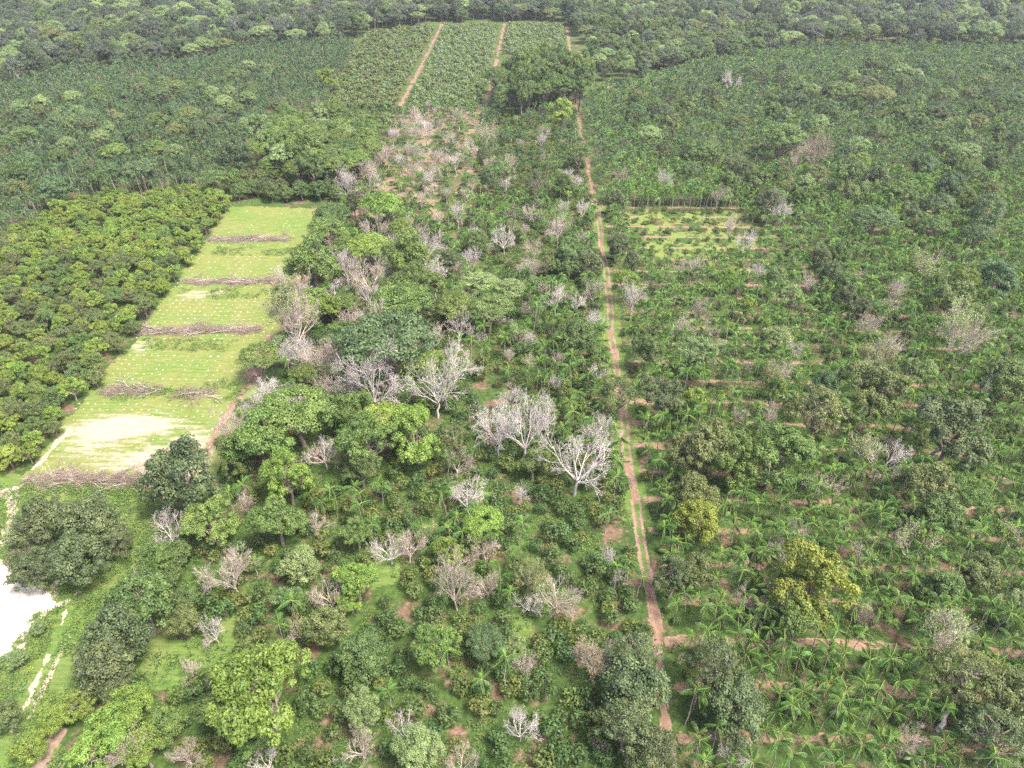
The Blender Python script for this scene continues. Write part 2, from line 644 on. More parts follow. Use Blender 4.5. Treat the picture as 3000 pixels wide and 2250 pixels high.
# prototypes
T_DOME = [leafy_tree(20 + i, 'dome', 105, 125, .29) for i in range(6)]
T_UMB = [leafy_tree(30 + i, 'umbrella', 110, 105, .26) for i in range(5)]
T_LOB = [leafy_tree(40 + i, 'lobed', 150, 100, .27) for i in range(6)]
T_TALL = [leafy_tree(50 + i, 'tall', 80, 120, .33, True) for i in range(3)]
T_SPA = [leafy_tree(60 + i, 'sparse', 80, 75, .24, True) for i in range(3)]
TREES = dict(dome=T_DOME, umb=T_UMB, lob=T_LOB, tall=T_TALL, spa=T_SPA)
TH = dict(dome=(.9, .52), umb=(.78, .62), lob=(.98, .6), tall=(1.5, .95), spa=(.95, .62))     # height, crown centre height over width
BARE = dict(s=[bare_tree(170 + i, 's') for i in range(6)], g=[bare_tree(180 + i, 'g') for i in range(5)],
            v=[bare_tree(190 + i, 'v') for i in range(5)], d=[bare_tree(100 + i, 'd') for i in range(4)])
BC = dict(s=.62, g=.55, v=1.2, d=.62)
SPARSE = {k: [sparse_leaves(120 + i, b[3], 900, .32, .55) for i, b in enumerate(v)] for k, v in BARE.items()}
PT = [palm_template(200 + i, h) for i, h in enumerate((6.5, 7.5, 5.6, 8.2, 7.0))]
PJ = [join_template(p, 'palm') for p in PT]
SHRUBS = [shrub_mesh(300 + i, 3.6, 3.4, 400, .42, LEAF['shrub' if i % 4 else 'shrubyellow']) for i in range(6)]

# ------------------------------------------------------------------ the setting: ground, field, sand, tracks
def sheet(name, fn, bbox, res, z, mat, attr=None, bump=0.0, kind='structure'):
    """an irregular patch of ground: grid cells whose centre fn accepts"""
    x0, x1, y0, y1 = bbox
    nx, ny = int((x1 - x0) / res), int((y1 - y0) / res)
    gx, gy = np.meshgrid(np.linspace(x0, x1, nx + 1), np.linspace(y0, y1, ny + 1))
    gx = gx + (R.random(gx.shape) - .5) * res * .7
    gy = gy + (R.random(gy.shape) - .5) * res * .7
    cx = (gx[:-1, :-1] + gx[1:, 1:]) / 2
    cyy = (gy[:-1, :-1] + gy[1:, 1:]) / 2
    ok = fn(cx, cyy)
    i = np.arange((nx + 1) * (ny + 1)).reshape(ny + 1, nx + 1)
    F = np.stack([i[:-1, :-1], i[:-1, 1:], i[1:, 1:], i[1:, :-1]], -1)[ok]
    u, inv = np.unique(F.ravel(), return_inverse=True)
    X, Y = gx.ravel()[u], gy.ravel()[u]
    Z = np.full(len(u), z) + (vnoise(X, Y, 2.3) * bump if bump else 0)
    me = mk_mesh(name, np.stack([X, Y, Z], 1), inv.reshape(-1, 4), [mat])
    if attr:
        a = me.attributes.new('sand', 'FLOAT', 'POINT')
        a.data.foreach_set('value', np.asarray(attr(X, Y), np.float32))
    return tag(link(name, me), kind=kind)


def ribbon(name, line, w, z, mat, res=0.6, wob=0.35, gaps=0.0, zn=0.0):
    L = np.array(line, float)
    bb = (L[:, 0].min() - w - 2, L[:, 0].max() + w + 2, L[:, 1].min() - 1, L[:, 1].max() + 1)

    def fn(x, y):
        d = np.full(x.shape, 1e9)
        for a, b in zip(L[:-1], L[1:]):
            ab = b - a
            t = np.clip(((x - a[0]) * ab[0] + (y - a[1]) * ab[1]) / (ab @ ab), 0, 1)
            d = np.minimum(d, np.hypot(x - a[0] - t * ab[0], y - a[1] - t * ab[1]))
        k = d < w / 2 + (vnoise(x, y, 1.7) - .5) * 2 * wob + (vnoise(x, y, 9.0, 3.3) - .5) * 2 * wob
        if gaps:
            k &= vnoise(x, y, 6.0, 7.7) > gaps
        return k
    return sheet(name, fn, bb, res, z, mat, bump=zn)


def ground_mat():
    m, n, l = nmat('weedy_ground')
    g1 = noise(n, l, .07, 4, .6)
    g2 = noise(n, l, .9, 5, .7)
    g3 = noise(n, l, .13, 5, .65, stretch=(1, 1, 1))
    green = ramp(n, l, g2, [(.3, (.020, .038, .011)), (.52, (.038, .066, .018)), (.72, (.070, .105, .030))])
    green2 = ramp(n, l, g2, [(.3, (.032, .058, .014)), (.6, (.066, .108, .026)), (.8, (.11, .15, .042))])
    gr = mixc(n, l, math_(n, l, 'MULTIPLY_ADD', g1, 3.0, True), green, green2)
    gr.node.inputs[0].links[0].from_node.inputs[2].default_value = -1.2
    soil = ramp(n, l, g2, [(.3, (.07, .043, .031)), (.55, (.13, .084, .06)), (.75, (.21, .14, .105))])
    s = math_(n, l, 'ADD', g3, math_(n, l, 'MULTIPLY', g2, .25))
    s = math_(n, l, 'MULTIPLY_ADD', s, 9.0, True)
    s.node.inputs[2].default_value = -5.75
    c = mixc(n, l, s, gr, soil)
    p = n.new('ShaderNodeBsdfPrincipled')
    p.inputs['Roughness'].default_value = .95
    p.inputs['Specular IOR Level'].default_value = .1
    l.new(c, p.inputs['Base Color'])
    b = n.new('ShaderNodeBump')
    b.inputs['Strength'].default_value = .8
    b.inputs['Distance'].default_value = .5
    l.new(g2, b.inputs['Height'])
    l.new(b.outputs[0], p.inputs['Normal'])
    o = n.new('ShaderNodeOutputMaterial')
    l.new(p.outputs[0], o.inputs[0])
    return m


def grass_mat(name, ga, gb, gc, sandc=(.25, .215, .165)):
    m, n, l = nmat(name)
    f = noise(n, l, .8, 6, .72, stretch=(.28, 1.5, 1))
    big = noise(n, l, .06, 3, .5)
    c1 = ramp(n, l, f, [(.3, ga), (.5, gb), (.7, gc)])
    c2 = ramp(n, l, f, [(.3, tuple(x * y for x, y in zip(ga, (1.35, 1.1, 1.3)))), (.55, tuple(x * y for x, y in zip(gb, (1.4, 1.08, 1.4)))), (.75, tuple(x * y for x, y in zip(gc, (1.3, 1.05, 1.5))))])
    k = math_(n, l, 'MULTIPLY_ADD', big, 5.0, True)
    k.node.inputs[2].default_value = -2.0
    c = mixc(n, l, k, c1, c2)
    a = n.new('ShaderNodeAttribute')
    a.attribute_name = 'sand'
    f2 = noise(n, l, .55, 6, .7, stretch=(.35, 1.3, 1))
    s = math_(n, l, 'ADD', a.outputs['Fac'], math_(n, l, 'MULTIPLY_ADD', f2, 1.6))
    s.node.inputs[1].links[0].from_node.inputs[2].default_value = -.8
    s = math_(n, l, 'MULTIPLY_ADD', s, 3.2, True)
    s.node.inputs[2].default_value = -1.1
    sc = ramp(n, l, f, [(.3, tuple(x * .82 for x in sandc)), (.7, tuple(min(.85, x * 1.2) for x in sandc))])
    c = mixc(n, l, s, c, sc)
    p = n.new('ShaderNodeBsdfPrincipled')
    p.inputs['Roughness'].default_value = .95
    p.inputs['Specular IOR Level'].default_value = .1
    l.new(c, p.inputs['Base Color'])
    b = n.new('ShaderNodeBump')
    b.inputs['Strength'].default_value = .7
    b.inputs['Distance'].default_value = .25
    l.new(f, b.inputs['Height'])
    l.new(b.outputs[0], p.inputs['Normal'])
    o = n.new('ShaderNodeOutputMaterial')
    l.new(p.outputs[0], o.inputs[0])
    return m


GRASS = grass_mat('field_grass', (.064, .098, .021), (.096, .137, .033), (.140, .174, .058))
VERGE = grass_mat('verge_weeds', (.044, .080, .019), (.074, .122, .028), (.120, .165, .044))
DIRT = solid_mat('track_dirt', [(.3, (.10, .062, .042)), (.5, (.155, .100, .071)), (.7, (.22, .155, .116))], .9, .95, .5, 6, (1, .35, 1), 0)
RUT = solid_mat('rut_sand', [(.3, (.14, .095, .070)), (.7, (.23, .165, .125))], 1.2, .95, .4, 5, None, 0)
RUTS = solid_mat('pale_rut', [(.3, (.20, .165, .12)), (.7, (.34, .29, .225))], 1.2, .95, .4, 5, None, 0)
SAND = solid_mat('pale_sand', [(.3, (.36, .315, .265)), (.55, (.46, .41, .35)), (.75, (.54, .49, .43))], .5, .95, .3, 5, None, 0)
REDSOIL = solid_mat('red_soil', [(.28, (.095, .066, .044)), (.5, (.155, .107, .074)), (.72, (.22, .16, .115))], .35, .95, .5, 6, None, 0)
LITTER = solid_mat('straw_litter', [(.3, (.095, .062, .040)), (.5, (.165, .112, .074)), (.72, (.25, .185, .13))], 1.6, .95, .8, 6, (.7, 1, 1), 0)

gm = mk_mesh('ground', [(-2500, -300, 0), (2500, -300, 0), (2500, 4200, 0), (-2500, 4200, 0)], [[0, 1, 2, 3]], [ground_mat()])
tag(link('ground', gm), kind='structure')

TX = lambda y: np.interp(y, [40, 59, 81, 116, 143, 190, 245, 298, 332, 394, 447], [24, 24.2, 24.8, 25.2, 24.7, 25.6, 26.9, 27.6, 26.6, 25.8, 25.2])
ys = np.arange(42, 470, 4.0)
track_line = np.stack([TX(ys) + .3 * np.sin(ys / 11.0) + .22 * np.sin(ys / 4.7 + 1), ys], 1)
FIELD = np.array([(-131, 292), (-91, 290), (-90.5, 262), (-82, 222), (-79, 195), (-77, 162), (-77, 121), (-122, 119), (-123.5, 150), (-123, 190), (-127, 240)])


def field_sand(x, y):
    s = np.zeros_like(x)
    for (px, py, rx, ry, k) in [(-104, 144, 14, 5, .46), (-93, 129, 11, 5, .42), (-113, 139, 10, 7, .3), (-112, 127, 10, 6, .1), (-116, 214, 7, 4, .55), (-107, 216, 5, 2.2, .5), (-119, 181, 5, 6, .5), (-118, 165, 5, 5, .35), (-88, 284, 4, 4, .4), (-103, 136, 26, 15, .31), (-85, 128, 7, 14, .55)]:
        s = s + k * np.exp(-(((x - px) / rx) ** 2 + ((y - py) / ry) ** 2) ** 1.4)
    return s


sheet('grass_field', lambda x, y: inside(x + (vnoise(x, y, 3) - .5) * 3, y + (vnoise(x, y, 3, 9) - .5) * 2, FIELD), (-136, -74, 116, 296), .8, .025, GRASS, field_sand)
VG = poly([(-60, 1370), (60, 1395), (480, 1440), (460, 1560), (390, 1680), (330, 1780), (300, 1850), (250, 1950), (215, 2050), (180, 2150), (150, 2300), (-150, 2330), (-150, 1500)])
sheet('grass_verge', lambda x, y: inside(x + (vnoise(x, y, 2.5) - .5) * 2, y + (vnoise(x, y, 2.5, 9) - .5) * 2, VG), (VG[:, 0].min() - 2, VG[:, 0].max() + 2, VG[:, 1].min() - 2, VG[:, 1].max() + 2), .8, .02, VERGE, lambda x, y: np.zeros_like(x))
SD = poly([(-250, 1600), (-20, 1640), (25, 1675), (60, 1700), (120, 1733), (185, 1775), (150, 1790), (105, 1795), (70, 1850), (0, 1935), (-250, 2150)])
sheet('sand_clearing', lambda x, y: inside(x + (vnoise(x, y, 2) - .5) * 2.2, y + (vnoise(x, y, 2, 9) - .5) * 2.2, SD), (SD[:, 0].min() - 2, SD[:, 0].max() + 2, SD[:, 1].min() - 2, SD[:, 1].max() + 2), .4, .05, SAND)
sheet('sand_rim', lambda x, y: inside(x + (vnoise(x, y, 2) - .5) * 5, y - 1.2 + (vnoise(x, y, 2, 9) - .5) * 5, SD + np.array([1.6, .3])) & (vnoise(x, y, 1.1, 5) > .3), (SD[:, 0].min() - 2, SD[:, 0].max() + 4, SD[:, 1].min() - 2, SD[:, 1].max() + 4), .35, .04, RUTS)
G2 = lambda pts: [at(u, v)[:2] for u, v in pts]
ribbon('sandy_path', G2([(15, 1660), (28, 1590), (40, 1520), (38, 1470), (75, 1400), (130, 1340), (200, 1262)]), 2.4, .045, RUTS, .4, .9)
ribbon('sandy_path', G2([(-60, 1450), (20, 1440), (50, 1430)]), 5.0, .055, RUTS, .5, 1.2)
ribbon('rut', G2([(190, 1790), (178, 1840), (140, 1925), (95, 2020), (40, 2130), (0, 2230)]), .55, .04, RUTS, .3, .35, .55)
ribbon('rut', G2([(200, 1870), (160, 1950), (115, 2040), (60, 2150), (25, 2240)]), .5, .04, RUTS, .3, .35, .5)
ribbon('ditch_bank', G2([(470, 1530), (440, 1580), (380, 1690), (330, 1775), (300, 1845)]), .8, .05, RUT, .3, .4)
ribbon('ditch_bank', G2([(395, 1690), (385, 1720), (400, 1745)]), 3.0, .06, DIRT, .4, .8)
ribbon('sand_bank', G2([(262, 2010), (232, 2045), (205, 2085)]), 1.9, .06, SAND, .25, .5)
ribbon('sand_bank', G2([(170, 2150), (130, 2210), (90, 2290)]), 3.4, .06, RUT, .4, 1.0)
ribbon('dirt_path', G2([(735, 1120), (690, 1180), (640, 1255), (580, 1375)]), 2.6, .045, DIRT, .5, .6)
ribbon('dirt_path', G2([(800, 985), (770, 1050), (740, 1120)]), 4.5, .05, DIRT, .5, 1.2)
ribbon('dirt_path', G2([(960, 720), (900, 810), (870, 880), (820, 960)]), 5.0, .05, DIRT, .6, 1.6)
ribbon('dirt_path', G2([(700, 1300), (790, 1235), (800, 1200)]), 5.0, .055, REDSOIL, .6, 1.6)
DZ = poly([(1180, 325), (1290, 318), (1400, 330), (1385, 430), (1395, 560), (1370, 660), (1200, 670), (1050, 660), (1000, 610), (1040, 520), (1100, 420)])
sheet('red_soil', lambda x, y: inside(x + (vnoise(x, y, 8) - .5) * 16, y + (vnoise(x, y, 8, 9) - .5) * 16, DZ) & (vnoise(x, y, 7.0, 2.2) * .6 + vnoise(x, y, 2.6, 4.2) * .4 > .43), (DZ[:, 0].min() - 9, DZ[:, 0].max() + 9, DZ[:, 1].min() - 9, DZ[:, 1].max() + 9), 1.5, .02, REDSOIL)
LN = poly([(1830, 640), (1900, 618), (2110, 625), (2220, 690), (2230, 750), (2020, 790), (1850, 770)])
sheet('grass_lane', lambda x, y: inside(x + (vnoise(x, y, 9) - .5) * 34, y + (vnoise(x, y, 9, 9) - .5) * 34, LN) & (vnoise(x, y, 5, 1) * .6 + vnoise(x, y, 2, 2) * .4 > .40), (LN[:, 0].min() - 13, LN[:, 0].max() + 13, LN[:, 1].min() - 13, LN[:, 1].max() + 13), 1.0, .02, GRASS, lambda x, y: np.zeros_like(x))
# open grass among the shrubs, lower left
for pg in ([(420, 1900), (560, 1840), (700, 1830), (760, 1880), (700, 1930), (600, 2000), (470, 2030)], [(380, 2010), (460, 1900), (560, 1900), (560, 2020), (430, 2060)], [(1080, 1600), (1180, 1540), (1190, 1700), (1100, 1730)], [(1450, 1790), (1560, 1790), (1560, 1880), (1470, 1880)]):
    q = poly(pg)
    sheet('grass_glade', lambda x, y: inside(x + (vnoise(x, y, 4) - .5) * 5, y + (vnoise(x, y, 4, 9) - .5) * 5, q), (q[:, 0].min() - 4, q[:, 0].max() + 4, q[:, 1].min() - 4, q[:, 1].max() + 4), .7, .03 + .004 * len(pg), VERGE, lambda x, y: np.zeros_like(x))
# the long track
GV = lambda w0, z, mat, nm, gp, off=0: ribbon(nm, np.stack([track_line[:, 0] + off, track_line[:, 1]], 1), w0, z, mat, .45, .5, gp)
ribbon('track_verge', track_line[(ys > 110) & (ys < 300)], 6.0, .02, VERGE, .8, .7)
ribbon('dirt_track', track_line[ys < 300], 1.9, .035, DIRT, .4, .3)
ribbon('dirt_track', track_line[ys >= 296], 1.8, .035, DIRT, .6, .6, .2)
for sd in (-1, 1):
    ln = track_line[(ys > 44) & (ys < 300)].copy()
    ln[:, 0] += sd * .8
    ribbon('wheel_rut', ln, .55, .05 + .004 * sd, RUT, .3, .22, .3)
ln = track_line[(ys > 50) & (ys < 300)].copy()
ribbon('grass_strip', ln + np.array([.1, 0]), .5, .06, VERGE, .3, .35, .42)
for nm, pts in (('dirt_track', [(-86.8, 726), (-84, 600), (-81.7, 440)]), ('dirt_track', [(-29.3, 728), (-29.6, 455), (-29, 435)]), ('dirt_track', [(27.6, 722), (26.8, 600), (25.5, 470)])):
    ribbon(nm, pts, 2.4, .04, DIRT, .8, .7, .16)
ribbon('cross_track', [(-80, 438), (-55, 437), (-30, 438)], 5.0, .045, DIRT, 1.0, 1.0)
STRIP = [64 + 9.25 * k + .017 * k * k for k in range(-1, 25)]
for k, yk in enumerate(STRIP):
    xe = 75 + (yk - 60) * .42
    gp = .12 if yk < 110 else .38
    ribbon('litter_strip', [(TX(yk) + 2.5, yk), ((TX(yk) + xe) / 2, yk + .6), (xe + 12, yk - .5)], 1.8 if yk < 140 else 1.3, .03, LITTER, .5, .5, gp)

def jitter_grid(pg, sx, sy, jx, jy, drop=0.0):
    x0, y0 = pg.min(0)
    x1, y1 = pg.max(0)
    gx, gy = np.meshgrid(np.arange(x0, x1, sx), np.arange(y0, y1, sy))
    gx = gx + (np.arange(gx.shape[0]) % 2)[:, None] * sx * .5
    X = gx.ravel() + R.uniform(-jx, jx, gx.size)
    Y = gy.ravel() + R.uniform(-jy, jy, gx.size)
    k = inside(X, Y, pg) & (R.random(len(X)) >= drop)
    return X[k], Y[k]


# ------------------------------------------------------------------ copies of whole things
USED = []          # trunks already standing: x, y, crown radius
MARKS = []         # things with a label of their own, to say where small plants stand


def brief(lab):
    w = lab.replace(',', '').split()[:8]
    while w[-1] in ('a', 'an', 'the', 'of', 'in', 'on', 'at', 'by', 'to', 'and', 'with', 'beside', 'behind', 'from', 'over', 'its', 'near', 'right', 'left', 'above', 'below', 'between', 'just', 'among', 'under', 'one', 'two', 'close', 'rear', 'front', 'standing', 'leaning', 'sitting', 'cut', 'lower', 'bottom', 'open', 'white', 'bright', 'dark', 'leafy', 'pale', 'tall', 'directly', 'middle', 'field', 'litter', 'dirt', 'large', 'grass'):
        w.pop()
    return ' '.join(w)


ORD = ['', 'second ', 'third ', 'fourth ', 'fifth ', 'sixth ', 'seventh ', 'eighth ', 'ninth ', 'tenth ']
SEEN = {}


def beside(x, y, what):
    best = min(MARKS, key=lambda m: (m[0] - x) ** 2 + (m[1] - y) ** 2)
    dx, dy = x - best[0], y - best[1]
    side = ('right of' if dx > 0 else 'left of') if abs(dx) > abs(dy) else ('behind' if dy > 0 else 'in front of')
    key = (what, side, best[2])
    SEEN[key] = SEEN.get(key, 0) + 1
    return '%s%s %s the %s' % (ORD[min(SEEN[key] - 1, 9)], what, side, best[2])


def nth(n):
    return '%d%s' % (n, 'th' if 10 <= n % 100 <= 20 else {1: 'st', 2: 'nd', 3: 'rd'}.get(n % 10, 'th'))


def place_tree(kind, tint, x, y, w, label=None, group=None, name=None, hz=None, cat='tree', rng=R, register=True):
    pro = TREES[kind][rng.integers(0, len(TREES[kind]))]
    root = bpy.data.objects.new(name or dict(umb='umbrella_tree', tall='tall_tree').get(kind, 'broadleaf_tree'), None)
    root.location = (x, y, 0)
    root.rotation_euler = (0, 0, rng.random() * 6.28)
    s = w / 10.0
    e = rng.uniform(.88, 1.13)
    root.scale = (s * e, s / e, s * (hz or rng.uniform(.92, 1.12)))
    root.empty_display_size = .5
    COL.objects.link(root)
    tag(root, label, cat, group)
    c = link('crown', pro[0], root)
    c.material_slots[0].link = 'OBJECT'
    c.material_slots[0].material = LEAF[tint]
    link('trunk', pro[1], root)
    if register:
        USED.append((x, y, w / 2))
    return root


def place_bare(style, bark, x, y, w, label=None, group=None, tint=None, hz=None, rng=R, parts=True):
    i = int(rng.integers(0, len(BARE[style])))
    tr, limbs, H, tips = BARE[style][i]
    root = bpy.data.objects.new('bare_tree', None)
    root.location = (x, y, 0)
    root.rotation_euler = (rng.normal() * .03, rng.normal() * .03, rng.random() * 6.28)
    s = w / 10.0
    root.scale = (s, s, s * (hz or rng.uniform(.92, 1.1)))
    root.empty_display_size = .5
    COL.objects.link(root)
    tag(root, label, 'bare tree', group)
    m = dict(w=BARKW, p=BARKP, b=BARK)[bark]
    for nm, me in [('trunk', tr)] + [('branch', b) for b in limbs]:
        o = link(nm, me, root)
        o.material_slots[0].link = 'OBJECT'
        o.material_slots[0].material = m
    if tint:
        o = link('foliage', SPARSE[style][i], root)
        o.material_slots[0].link = 'OBJECT'
        o.material_slots[0].material = LEAF[tint]
    USED.append((x, y, w / 4))
    return root


def spot(c, r, tx, ty, w, hfac):
    """crown centre in the photograph -> foot of the tree and crown width in metres"""
    u, v = 1000 * c + tx / 2.212, 750 * r + ty / 2.212
    wm = 8.0
    for _ in range(6):
        p = at(u, v, hfac * wm)
        wm = (w / 2.212) * depth(p) / FPX
    return p[0], p[1], wm

